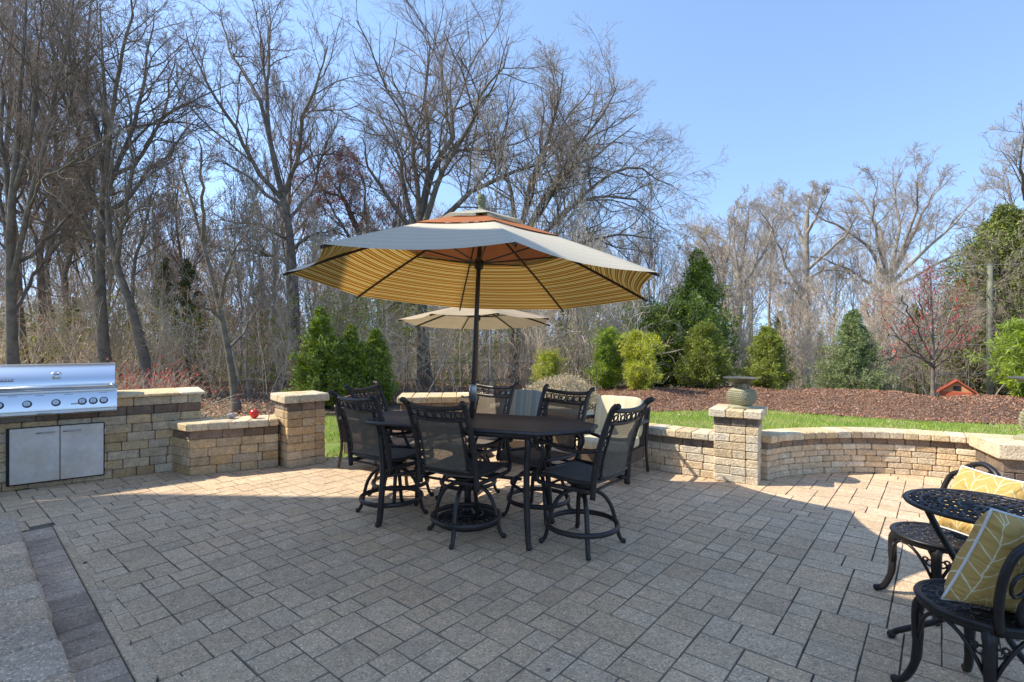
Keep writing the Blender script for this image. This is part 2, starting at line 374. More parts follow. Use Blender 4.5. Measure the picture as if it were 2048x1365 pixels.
# raised landing: coping stones along its edge, flags behind
m_land = mat('landing_paver', (.66, .47, .32), .85, col2=(.58, .435, .30), sc=1.5, bump=.5, bsc=120, bd=.003, rnd=.2, sat=.10)
speckle(m_land, 120, .4, 1.9, .8); mottle(m_land, 9, .82, 1.08)
ld = MB(); row = 0
for (o0, o1) in ((0, -.42), (-.425, -.8), (-.805, -1.2), (-1.205, -1.6), (-1.605, -2.1)):
    s = -.0 - row*.13
    while s < L:
        wd = rs.uniform(.24, .38); s0 = max(s, 0.0) if row else s
        e0, e1 = o0, o1
        q = [E0+ED*(s0+.007)+EN*(e1+.008), E0+ED*(s+wd-.007)+EN*(e1+.008), E0+ED*(s+wd-.007)+EN*(e0+rs.uniform(-.01, .004)), E0+ED*(s0+.007)+EN*(e0+rs.uniform(-.01, .004))]
        if s+wd-.003 > s0+.05:
            ld.hexa([(q[0].x, q[0].y, .0), (q[1].x, q[1].y, .0), (q[3].x, q[3].y, .0), (q[2].x, q[2].y, .0),
                 (q[0].x, q[0].y, .14), (q[1].x, q[1].y, .14), (q[3].x, q[3].y, .14), (q[2].x, q[2].y, .14)], .016 if row == 0 else .009, rs.random())
        s += wd
    row += 1
ld.build('landing', m_land)['kind'] = 'structure'

# ---------------------------------------------------------------- stone walls
def stone_mat(name, c1, c2, rnd=.17):
    m = mat(name, c1, .9, col2=c2, sc=9, bump=1, bsc=48, bd=.012, rnd=rnd, sat=.22, detail=6); speckle(m, 70, .6, 1.35, .6); mottle(m, 13, .80, 1.1); return m
m_stone = stone_mat('tan_wall_stone', (0.602, 0.448, 0.256), (0.512, 0.397, 0.256))
m_pale = stone_mat('pale_wall_stone', (0.730, 0.582, 0.384), (0.640, 0.518, 0.352), .12)
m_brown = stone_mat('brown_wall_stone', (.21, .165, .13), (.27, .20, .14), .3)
m_cap = stone_mat('cap_stone', (.70, .57, .37), (0.666, 0.525, 0.333), .12)
m_core = mat('wall_core', (.05, .042, .035), 1)
def offs(path, d, closed=False):
    n = len(path); out = []
    for i in range(n):
        if closed: a, b = path[i-1], path[(i+1) % n]
        else: a, b = path[max(i-1, 0)], path[min(i+1, n-1)]
        p = path[i]
        t1 = (Vector(p)-Vector(a)); t2 = (Vector(b)-Vector(p))
        if t1.length < 1e-6: t1 = t2
        if t2.length < 1e-6: t2 = t1
        t1.normalize(); t2.normalize(); n1 = Vector((-t1.y, t1.x)); n2 = Vector((-t2.y, t2.x)); m = (n1+n2)
        m = m/(m.length**2/2) if m.length > 1e-6 else n1
        out.append(Vector(p)+m*d)
    return out
def wall(name, label, path, H, nc, thick, cap, cap_over=.04, ends=(0, 0), msto=m_stone, mcap=m_cap, blk=(.17, .34), dark=1, seed=1, capw=(.16, .22), z0=0, capback=.03, corners=()):
    """dry-laid block wall; path is the front face, thickness goes to its left-hand side"""
    rs = random.Random(seed); T = thing(name, label, 'stone wall', (*path[0], z0))
    P = [Vector(p) for p in path]; seg = [(P[i+1]-P[i]).length for i in range(len(P)-1)]; Ltot = sum(seg)
    def at(s, d):
        k = 0; s = max(0, min(Ltot, s))
        while k < len(seg)-1 and s > seg[k]: s -= seg[k]; k += 1
        t = (P[k+1]-P[k]).normalized(); nn = Vector((-t.y, t.x))
        f = s/seg[k]; nrm = nn
        if len(P) > 2:                                   # blend normals along a curved run
            def vn(i):
                a = (P[i]-P[i-1]).normalized() if i > 0 else (P[1]-P[0]).normalized(); b = (P[i+1]-P[i]).normalized() if i < len(P)-1 else a
                m = (Vector((-a.y, a.x))+Vector((-b.y, b.x))); return m.normalized()
            nrm = (vn(k)*(1-f)+vn(k+1)*f).normalized()
        return P[k]+t*s+nrm*d-Vector(path[0])
    hc = (H-cap)/nc; main = MB(); dkm = MB(); main.jit = dkm.jit = .0018
    for c in range(nc):
        s = -rs.uniform(0, .2)
        while s < Ltot-.001:
            wd = rs.uniform(*blk); e = min(s+wd, Ltot); b = max(s, 0)
            for q_ in corners:
                if b < q_-.001 < e or abs(q_-e) < .06 and b < q_-.03: e = q_
            if Ltot-e < .07: e = Ltot
            if e-b > .03:
                dj = rs.uniform(-.004, .004); g0 = .0025
                q = [at(b+g0, dj), at(e-g0, dj), at(b+g0, thick), at(e-g0, thick)]
                za, zb = c*hc+.0015, (c+1)*hc-.0015
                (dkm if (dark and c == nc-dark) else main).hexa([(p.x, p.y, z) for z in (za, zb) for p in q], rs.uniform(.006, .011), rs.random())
            s = e
    main.build('stone_courses', msto, T)
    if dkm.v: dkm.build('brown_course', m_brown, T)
    co = MB(); k = 0
    n = max(2, int(Ltot/.15))
    for i in range(n):
        a, b = Ltot*i/n, Ltot*(i+1)/n; q = [at(a+(.02 if i == 0 else 0), .02), at(b-(.02 if i == n-1 else 0), .02), at(a+(.02 if i == 0 else 0), thick-.01), at(b-(.02 if i == n-1 else 0), thick-.01)]
        co.add([(p.x, p.y, z) for z in (0.0, H-cap-.004) for p in q], [(0, 1, 5, 4), (2, 3, 7, 6), (0, 2, 6, 4), (1, 3, 7, 5), (4, 5, 7, 6)])
    co.build('mortar_core', m_core, T)
    cp = MB(); s = -ends[0]; 
    while s < Ltot+ends[1]-.01:
        wd = rs.uniform(*capw); e = min(s+wd, Ltot+ends[1])
        for q_ in corners:
            if s < q_-.001 < e: e = q_
        if Ltot+ends[1]-e < .06: e = Ltot+ends[1]
        def ext(v, d):
            if v < 0: t = (P[1]-P[0]).normalized(); return at(0, d)+t*v
            if v > Ltot: t = (P[-1]-P[-2]).normalized(); return at(Ltot, d)+t*(v-Ltot)
            return at(v, d)
        q = [ext(s+.0015, -cap_over+rs.uniform(-.003, .003)), ext(e-.0015, -cap_over+rs.uniform(-.003, .003)), ext(s+.0015, thick+capback), ext(e-.0015, thick+capback)]
        cp.hexa([(p.x, p.y, z) for z in (H-cap+.001, H+rs.uniform(-.002, .002)) for p in q], rs.uniform(.006, .012), rs.random()); s = e
    cp.build('coping', mcap, T)
    return T
def pier(name, label, center, ang, wx, wy, H, nc, cap, over=.045, seed=1, msto=m_stone, mcap=m_cap, z0=0, ncap=3, dark=True):
    rs = random.Random(seed); T = thing(name, label, 'stone pillar', (*center, z0), ang)
    hc = (H-cap)/nc; main = MB(); dkm = MB(); main.jit = dkm.jit = .0018; dp = .12
    cs = [(-wx/2, -wy/2), (wx/2, -wy/2), (wx/2, wy/2), (-wx/2, wy/2)]
    for c in range(nc):
        for i in range(4):
            a, b = Vector(cs[i]), Vector(cs[(i+1) % 4]); t = (b-a).normalized(); nn = Vector((-t.y, t.x)); Ls = (b-a).length
            cuts = [0.0]; f = .62 if (c+i) % 2 else .38
            nb = max(1, round((Ls-dp)/.24)); 
            if c % 2 == 0: e = [k*(Ls-dp)/nb for k in range(1, nb)]
            else: e = [(k-.45)*(Ls-dp)/nb for k in range(1, nb+1)]
            cuts = [0.0]+[v+rs.uniform(-.015, .015) for v in e]+[Ls-dp]
            for k in range(len(cuts)-1):
                s, e2 = cuts[k]+.002, cuts[k+1]-.002; dj = rs.uniform(-.004, .004)
                q = [a+t*s+nn*dj, a+t*e2+nn*dj, a+t*s+nn*dp, a+t*e2+nn*dp]
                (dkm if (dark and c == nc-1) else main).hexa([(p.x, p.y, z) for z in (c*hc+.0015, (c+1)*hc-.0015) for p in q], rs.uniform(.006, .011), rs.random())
    main.build('stone_courses', msto, T)
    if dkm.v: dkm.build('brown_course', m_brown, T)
    MB().box(-wx/2+.02, wx/2-.02, -wy/2+.02, wy/2-.02, 0, H-cap-.004).build('mortar_core', m_core, T)
    cp = MB(); X0, X1, Y0, Y1 = -wx/2-over, wx/2+over, -wy/2-over, wy/2+over
    for k in range(ncap):
        for (ya, yb) in ((Y0, 0), (0, Y1)):
            cp.box(X0+(X1-X0)*k/ncap+.0015, X0+(X1-X0)*(k+1)/ncap-.0015, ya+.0015, yb-.0015, H-cap+.001, H+rs.uniform(-.002, .002), rs.uniform(.007, .012))
    cp.build('cap_stones', mcap, T)
    return T
# left grill counter, seat wall and pillar
cdir = Vector((.8, .6)); cA = Vector((-5.27, 5.27))
def cpt(t, d=0): p = cA+cdir*t+Vector((-.6, .8))*d; return (p.x, p.y)
counter = wall('grill_counter', 'tall tan stone block counter holding the steel grill and its doors', [cpt(-1.6), cpt(1.78)], .946, 9, .75, .035, .035, (0, .045), blk=(.16, .36), seed=5, dark=2, capw=(.5, .8), capback=.03)
for ch in kids(counter):
    if ch.name.startswith('coping'): pass
wall('seat_wall', 'low tan seat wall with the red ball on it, between counter and pillar', [(-4.08, 6.15), (-3.735, 5.92), (-2.9, 6.36)], .605, 5, .40, .085, .045, (.0, 0), seed=9, dark=1, capw=(.2, .27), corners=(.4147,))
pier('stone_pillar', 'square tan pillar with flat cap at the end of the seat wall left of the lawn', (-2.73, 6.59), R(42), .47, .47, .896, 8, .095, seed=4)
# right hand walls
wall('garden_wall', 'low pale stone wall with coping running behind the dining chairs to the pillar with the urn',
     [(-.35, 8.55), (.45, 8.15), (.95, 7.45), (1.2, 6.95), (1.435, 6.5), (1.83, 6.1), (2.32, 5.78)], .52, 5, .26, .085, .05, seed=12, msto=m_pale, capw=(.15, .19), blk=(.18, .27), dark=1)
pier('stone_pillar', 'square pale stone pillar on the right carrying the green basket-weave urn', (2.575, 5.825), R(-31.5), .455, .455, .81, 8, .092, seed=8, msto=m_pale)
arc = bez([(2.86, 5.72, 0), (3.1, 5.87, 0), (3.62, 6.03, 0), (4.2, 6.07, 0), (4.66, 5.95, 0), (5.02, 5.78, 0), (5.3, 5.55, 0)], 4)
wall('curved_wall', 'low curved pale stone wall sweeping right from the urn pillar around the patio', [(p.x, p.y) for p in arc], .50, 6, .26, .08, .04, seed=21, msto=m_pale, blk=(.15, .25), capw=(.12, .17), dark=1)
pier('stone_pier', 'wide low tan stone pier behind the second chair row, left of the small umbrella', (-1.05, 7.75), R(6), 1.2, .55, .76, 7, .09, seed=31, ncap=6)
pr = pier('stone_pier', 'thick capped stone pier at the right edge under the tall urn', (5.27, 5.17), R(-24), .72, .62, .555, 3, .15, seed=33, ncap=1, msto=m_brown, dark=False)
# brick edging at the far side of the lawn by the arborvitae bed
ed = MB()
for i in range(46):
    x = -4.8+i*.155; y = 10.72+.12*math.sin(x*1.5)+(.16*x if x > 0 else 0); ed.box(x, x+.145, y, y+.09, -.02, .075, .008)
tag(ed.build('brick_edging', m_brown), 'row of brown edging bricks along the arborvitae bed', 'edging')

# ---------------------------------------------------------------- unseen house behind the camera, its eave outline shaped to shade the patio
m_house = mat('house_brick', (.72, .68, .6), .9, col2=(.66, .62, .55), sc=4); m_roof = mat('roof_shingle', (.12, .11, .10), .9, col2=(.09, .085, .08), sc=10)  # walls kept pale to bounce light into the patio shade
hs = thing('house', 'unseen pale house with a hipped roof beside the landing, shaped to shade the patio', 'house', (-7, 0, 0))
eave = [(-17.5, 3.6), (-13.4, 4.94), (-12.5, 5.24), (-10.3, 5.13), (-8.6, 5.08), (-7.5, 3.86), (-6.5, 3.30), (-4.35, 1.5), (-4.35, -9), (-17.5, -9)]
cc = Vector((-10.5, -2.5)); wallp = [(Vector(p)-cc)*.93+cc for p in eave]
MB().prism([(p.x+7, p.y) for p in wallp], 0, 8.84).build('wall', m_house, hs)
rf = MB(); ne = len(eave); rp = [((Vector(p)-cc)*.35+cc) for p in eave]
rf.add([(x+7, y, 8.85) for x, y in eave]+[(x+7, y, 9.0) for x, y in eave]+[(p.x+7, p.y, 11.0) for p in rp],
       [tuple(reversed(range(ne)))]+[(i, (i+1) % ne, ne+(i+1) % ne, ne+i) for i in range(ne)]+[(ne+i, ne+(i+1) % ne, 2*ne+(i+1) % ne, 2*ne+i) for i in range(ne)]+[tuple(range(2*ne, 3*ne))])
rf.build('roof', m_roof, hs)
# ---------------------------------------------------------------- metals, cloth
m_iron = mat('cast_aluminium_bronze', (.036, .032, .033), .42, metal=.35, col2=(.055, .046, .04), sc=14, bump=.25, bsc=90, bd=.003, spec=.5)
m_black = mat('cast_iron_black', (.018, .016, .017), .38, metal=.3, col2=(.03, .026, .025), sc=16, bump=.3, bsc=110, bd=.003, spec=.5)
def sling_mat(name, col, hold=.8):
    m = mat(name, col, .8, col2=tuple(c*.8 for c in col), sc=30); n = m.node_tree; L = n.links.new
    tc = n.nodes.new('ShaderNodeTexCoord'); wv = n.nodes.new('ShaderNodeTexWave'); wv.bands_direction = 'Z'; wv.inputs['Scale'].default_value = 60
    L(tc.outputs['Object'], wv.inputs[0]); b = n.nodes.new('ShaderNodeBump'); b.inputs['Strength'].default_value = .5; b.inputs['Distance'].default_value = .003
    L(wv.outputs[1], b.inputs['Height']); L(b.outputs[0], n.nodes['Principled BSDF'].inputs['Normal'])
    t = n.nodes.new('ShaderNodeBsdfTransparent'); x = n.nodes.new('ShaderNodeMixShader'); x.inputs[0].default_value = hold
    L(t.outputs[0], x.inputs[1]); L(n.nodes['Principled BSDF'].outputs[0], x.inputs[2]); L(x.outputs[0], n.nodes['Material Output'].inputs[0]); return m
m_sling = sling_mat('woven_sling', (.185, .15, .11), .84)
m_seat = mat('woven_seat', (.17, .14, .115), .85, col2=(.13, .11, .095), sc=40, bump=.4, bsc=250, bd=.003)
# ---------------------------------------------------------------- swivel bar chair; faces +y, backrest at -y
def make_chair():
    T = thing('swivel_bar_chair', 'x', 'bar chair')
    leg_pts = [(.02, 0, .415), (.10, 0, .405), (.17, 0, .365), (.222, 0, .29), (.25, 0, .20), (.27, 0, .11), (.288, 0, .05), (.312, 0, .018)]
    for k in range(4):
        a = R(90*k); Mz = Matrix.Rotation(a, 4, 'Z')
        b = MB(); b.tube([Mz @ p for p in bez(leg_pts, 4)], .0185, 8, flat=.85)
        b.ball(Mz @ Vector((.318, 0, .021)), .0205); b.build('leg', m_iron, T, True)
    b = MB(); b.tube([(.272*math.cos(R(i*9)), .272*math.sin(R(i*9)), .155) for i in range(40)], .0165, 8, closed=True, flat=1.3); b.build('foot_ring', m_iron, T, True)
    b = MB(); b.lathe([(.0, .36), (.03, .36), (.045, .385), (.045, .415), (.10, .42), (.10, .432), (.05, .436), (.05, .465), (.12, .47), (.12, .478), (0, .478)], 20)
    b.build('swivel_plate', m_iron, T, 'auto')
    b = MB()
    for sx in (-1, 1):
        b.tube(bez([(sx*.262, -.25, .492), (sx*.262, 0, .488), (sx*.262, .2, .492), (sx*.262, .235, .50)], 3), .0135, 6, flat=1.3)
        b.tube(bez([(sx*.262, -.24, .555), (sx*.266, -.08, .548), (sx*.266, .14, .56), (sx*.262, .235, .555), (sx*.258, .262, .52), (sx*.25, .255, .49)], 4), .0145, 8)
    b.tube([(-.26, -.2, .478), (.26, -.2, .478)], .011, 6); b.tube([(-.26, .16, .478), (.26, .16, .478)], .011, 6); b.tube([(-.26, -.02, .474), (.26, -.02, .474)], .02, 6, flat=.5)
    b.build('seat_frame', m_iron, T, True)
    V = []; F = []; nx, ny = 9, 12; cv = bez([(0, -.235, .552), (0, -.1, .54), (0, .1, .552), (0, .225, .562), (0, .262, .53), (0, .262, .505)], 3)[:ny+3]
    ny = len(cv)
    for p in cv:
        for i in range(nx):
            u = i/(nx-1)*2-1; V.append((u*.256, p.y, p.z-.012*(1-u*u)))
    for j in range(ny-1):
        for i in range(nx-1): F.append((j*nx+i, j*nx+i+1, (j+1)*nx+i+1, (j+1)*nx+i))
    se = MB().add(V, F).build('seat', m_seat, T, True); so_ = se.modifiers.new('t', 'SOLIDIFY'); so_.thickness = .012
    # back geometry: y of the back at height z, bowed backwards in the middle
    def by(z): return -.245-.05*((z-.5)/.6)-.115*max(0, (z-.62)/.5)**1.6
    def bow(x): return -.035*(1-(x/.28)**2)
    outer = lambda s: [(s*.268, by(z), z) for z in (.445, .52, .62, .74, .86, .97, 1.05)]+[(s*.272, by(1.09)-.005, 1.09), (s*.276, by(1.09)-.035, 1.115)]
    for s in (-1, 1):
        b = MB(); b.tube(bez(outer(s), 3), .0175, 8, flat=1.35, up=(0, 1, 0)); b.ball((s*.277, by(1.09)-.045, 1.115), .0215)
        b.tube(bez([(s*.198, by(z)+bow(.198), z) for z in (.585, .7, .82, .93, 1.0)], 3), .0095, 6)
        b.build('back_post', m_iron, T, True)
    b = MB(); xs = [-.268+.0536*i for i in range(11)]
    b.tube([(x, by(1.07)+bow(x)*1.1, 1.085-.022*(1-(x/.268)**2)) for x in xs], .0145, 8, flat=1.25)
    b.tube([(x, by(.985)+bow(x), .99-.012*(1-(x/.268)**2)) for x in xs], .0125, 8, flat=1.3)
    b.build('crest_rails', m_iron, T, True)
    MB().tube([(x, by(.585)+bow(x)*.9, .585) for x in xs[1:-1]], .0125, 6, flat=1.2).build('lower_rail', m_iron, T, True)
    def ring(b, c, ax, ay, ux, uy, r=.0062):
        n = 12; b.tube([Vector(c)+Vector(ux)*ax*math.cos(2*math.pi*i/n)+Vector(uy)*ay*math.sin(2*math.pi*i/n) for i in range(n)], r, 5, closed=True)
    b = MB()
    for i in range(6):
        x = -.205+.082*i; y = (by(1.03)+bow(x)); c = (x, y, 1.032-.017*(1-(x/.268)**2))
        ring(b, c, .034, .022, (1, 0, 0), (0, -.35, 1))
        for sx in (-1, 1):
            b.tube([(x+sx*.041, y, c[2]-.030), (x+sx*.022, y, c[2]), (x+sx*.041, y, c[2]+.030)], .0055, 5)
    b.build('crest_lattice', m_iron, T, True)
    for s in (-1, 1):
        b = MB()
        for i in range(5):
            z = .640+.078*i; x = s*.233; y = by(z)+bow(x)
            sl_ = (by(z+.03)-by(z-.03))/.06
            ring(b, (x, y, z), .023, .033, (1, 0, 0), (0, sl_, 1))
            b.tube([(x-s*.03, y, z+.039), (x, y+0, z+.022), (x+s*.03, y, z+.039)], .0055, 5)
        b.build('side_lattice', m_iron, T, True)
    V = []; F = []; nz = 10
    for j in range(nz):
        z = .592+.395*j/(nz-1)
        for i in range(9):
            x = -.192+.048*i; V.append((x, by(z)+bow(x)*1.15, z-.008*(1-(x/.2)**2)*(j == nz-1)))
    for j in range(nz-1):
        for i in range(8): F.append((j*9+i, j*9+i+1, (j+1)*9+i+1, (j+1)*9+i))
    MB().add(V, F).build('backrest', m_sling, T, True)
    for s in (-1, 1):
        b = MB()
        b.tube(bez([(s*.272, by(.80), .80), (s*.285, -.18, .775), (s*.295, -.02, .775), (s*.295, .12, .805), (s*.295, .19, .81), (s*.293, .225, .785), (s*.29, .215, .755), (s*.288, .19, .752)], 4), .0145, 8, flat=1.5, up=(1, 0, 0))
        b.tube(bez([(s*.29, .18, .80), (s*.292, .165, .72), (s*.285, .205, .62), (s*.275, .235, .55), (s*.268, .225, .50)], 4), .0135, 8, flat=1.2)
        b.build('armrest', m_iron, T, True)
    return T
proto = make_chair()
chairs = [  # base position, facing direction, base turn, label
    ((-1.09, 4.64), (.60, .80), -5, 'dark bar chair at the left end of the table, seen from behind, nearest the lawn'),
    ((-.371, 4.13), (.50, .866), -15, 'dark bar chair with its back to the camera just in front of the umbrella pole'),
    ((.543, 3.95), (-.78, .62), 0, 'dark bar chair at the right end of the table, nearest the camera and the pillar'),
    ((-.44, 5.15), (-.62, -.78), 20, 'dark bar chair beyond the table directly right of the umbrella pole'),
    ((.237, 4.60), (-.70, -.71), 10, 'dark bar chair beyond the table, between the striped and the cream cushions'),
    ((-1.12, 5.15), (.97, -.25), 0, 'dark bar chair at the far left, mostly hidden by the chair before it')]
src = proto
for i, (p, fd, bt, lab) in enumerate(chairs):
    o = src if i == 0 else copy_tree(src)
    o.location = (p[0], p[1], 0); rz = math.atan2(fd[1], fd[0])-math.pi/2; o.rotation_euler = (0, 0, rz)
    o['label'] = lab; o['group'] = 'bar chairs around the tall dining table'
    for c in kids(o):
        if c.name.split('.')[0] in ('leg',): c.rotation_euler = (0, 0, R(bt)-rz)
# ---------------------------------------------------------------- tall dining table
m_top = mat('table_top_cast', (.075, .062, .062), .45, metal=.3, col2=(.055, .046, .045), sc=20, spec=.5)
n_ = m_top.node_tree; tc = n_.nodes.new('ShaderNodeTexCoord'); wv = n_.nodes.new('ShaderNodeTexChecker'); wv.inputs['Scale'].default_value = 34
mp = n_.nodes.new('ShaderNodeMapping'); mp.inputs['Rotation'].default_value = (0, 0, R(45)); mp.inputs['Scale'].default_value = (1, 2.2, 1)
n_.links.new(tc.outputs['Object'], mp.inputs[0]); n_.links.new(mp.outputs[0], wv.inputs[0]); bb = n_.nodes.new('ShaderNodeBump'); bb.inputs['Strength'].default_value = 1; bb.inputs['Distance'].default_value = .008
n_.links.new(wv.outputs[1], bb.inputs['Height']); n_.links.new(bb.outputs[0], n_.nodes['Principled BSDF'].inputs['Normal'])
tb = thing('dining_table', 'long dark bar-height table with cut corners under the striped umbrella', 'table', (-.39, 4.33, 0), R(-21))
oct_ = [(-.96, -.13), (-.72, -.385), (.78, -.385), (1.1, -.13), (1.1, .13), (.78, .385), (-.72, .385), (-.96, .13)]
def sc_(p, s): return [(x*(1-s/1.1), y*(1-s/.385)) for x, y in p]
b = MB(); nO = 8; lay = [(sc_(oct_, .05), .862), (sc_(oct_, .012), .866), (oct_, .878), (oct_, .892), (sc_(oct_, .006), .9), (sc_(oct_, .035), .901), (sc_(oct_, .04), .897)]
V = [(x, y, z) for l, z in lay for x, y in l]; F = [tuple(reversed(range(8)))]
for k in range(len(lay)-1):
    for i in range(8): F.append((k*8+i, k*8+(i+1) % 8, (k+1)*8+(i+1) % 8, (k+1)*8+i))
F.append(tuple((len(lay)-1)*8+i for i in range(8))); b.add(V, F).build('tabletop', m_top, tb, 'auto')
b = MB()
for sx in (-1, 1): b.tube([(sx*.66, -.29, .845), (sx*.66, .29, .845)], .018, 6, flat=1.3)
for sy in (-1, 1): b.tube([(-.66, sy*.29, .845), (.66, sy*.29, .845)], .018, 6, flat=1.3)
b.build('apron', m_iron, tb, True)
for sx in (-1, 1):
    for sy in (-1, 1):
        b = MB(); b.tube(bez([(sx*.62, sy*.26, .865), (sx*.655, sy*.285, .80), (sx*.645, sy*.28, .65), (sx*.64, sy*.275, .45), (sx*.648, sy*.285, .25), (sx*.66, sy*.298, .07), (sx*.668, sy*.302, .03)], 4), [.0245]*16+[.024, .0235, .023, .0225, .022, .0215, .021, .021, .021], 8)
        b.ball((sx*.67, sy*.303, .024), .025); b.build('leg', m_iron, tb, True)
b = MB()
for sx in (-1, 1): b.tube(bez([(sx*.64, -.28, .42), (sx*.46, -.12, .44), (sx*.46, .12, .44), (sx*.64, .28, .42)], 5), .014, 6)
b.tube([(-.5, 0, .44), (.5, 0, .44)], .014, 6); b.build('stretcher', m_iron, tb, True)

# ---------------------------------------------------------------- umbrellas
def stripes(name, cols, per, top):
    """concentric woven stripes by the 'rad' attribute, back-lit cloth"""
    m = bpy.data.materials.new(name); m.use_nodes = True; n = m.node_tree; L = n.links.new; p = n.nodes['Principled BSDF']; p.inputs['Roughness'].default_value = .9; p.inputs['Specular IOR Level'].default_value = .1
    at = n.nodes.new('ShaderNodeAttribute'); at.attribute_name = 'rad'; mu = n.nodes.new('ShaderNodeMath'); mu.operation = 'MULTIPLY'; mu.inputs[1].default_value = per
    fr = n.nodes.new('ShaderNodeMath'); fr.operation = 'FRACT'; L(at.outputs['Fac'], mu.inputs[0]); L(mu.outputs[0], fr.inputs[0])
    r = n.nodes.new('ShaderNodeValToRGB'); r.color_ramp.interpolation = 'CONSTANT'; e = r.color_ramp.elements
    e[0].position = 0; e[0].color = (*cols[0][1], 1); e[1].position = cols[1][0]; e[1].color = (*cols[1][1], 1)
    for q, c in cols[2:]: k = e.new(q); k.color = (*c, 1)
    L(fr.outputs[0], r.inputs[0])
    # sunlit look put into the colour: outer side mixed towards pale cream
    ge = n.nodes.new('ShaderNodeNewGeometry'); mx = n.nodes.new('ShaderNodeMix'); mx.data_type = 'RGBA'
    f = n.nodes.new('ShaderNodeMath'); f.operation = 'SUBTRACT'; f.inputs[0].default_value = 1; L(ge.outputs['Backfacing'], f.inputs[1])
    g2 = n.nodes.new('ShaderNodeMath'); g2.operation = 'MULTIPLY'; g2.inputs[1].default_value = .86; L(f.outputs[0], g2.inputs[0])
    L(g2.outputs[0], mx.inputs[0]); L(r.outputs[0], mx.inputs[6]); mx.inputs[7].default_value = (*top, 1); L(mx.outputs[2], p.inputs['Base Color'])
    dp_ = n.nodes.new('ShaderNodeMix'); dp_.data_type = 'RGBA'; dp_.blend_type = 'MULTIPLY'; dp_.inputs[0].default_value = 1; L(r.outputs[0], dp_.inputs[6]); dp_.inputs[7].default_value = (.86, .70, .48, 1)
    t = n.nodes.new('ShaderNodeBsdfTranslucent'); L(dp_.outputs[2], t.inputs[0]); x = n.nodes.new('ShaderNodeMixShader'); x.inputs[0].default_value = .30
    L(p.outputs[0], x.inputs[1]); L(t.outputs[0], x.inputs[2]); L(x.outputs[0], n.nodes['Material Output'].inputs[0]); return m
MU, OR, GR, CR, BR = (.52, .33, .06), (.48, .20, .04), (.17, .155, .05), (.84, .72, .42), (.24, .11, .03)
m_str = stripes('striped_canvas', [(0, MU), (.12, CR), (.20, GR), (.30, MU), (.42, OR), (.5, BR), (.58, CR), (.64, MU), (.78, GR), (.86, OR), (.94, CR)], 15, (.82, .76, .62))
m_rust = mat('rust_canvas', (.44, .15, .05), .9, col2=(.38, .13, .045), sc=4, trans=.10)
m_cream = mat('cream_canvas', (.62, .59, .46), .9, col2=(.48, .46, .37), sc=14, trans=.3)
m_tan = mat('tan_canvas', (.48, .385, .26), .9, col2=(.44, .35, .235), sc=5, trans=.22)
m_pole = mat('umbrella_pole', (.045, .030, .022), .4, metal=.3, spec=.5); m_wood = mat('umbrella_wood', (.20, .09, .05), .5, spec=.4)
m_fin = mat('weathered_finial', (.26, .26, .18), .8, col2=(.15, .16, .08), sc=60, bump=.5)
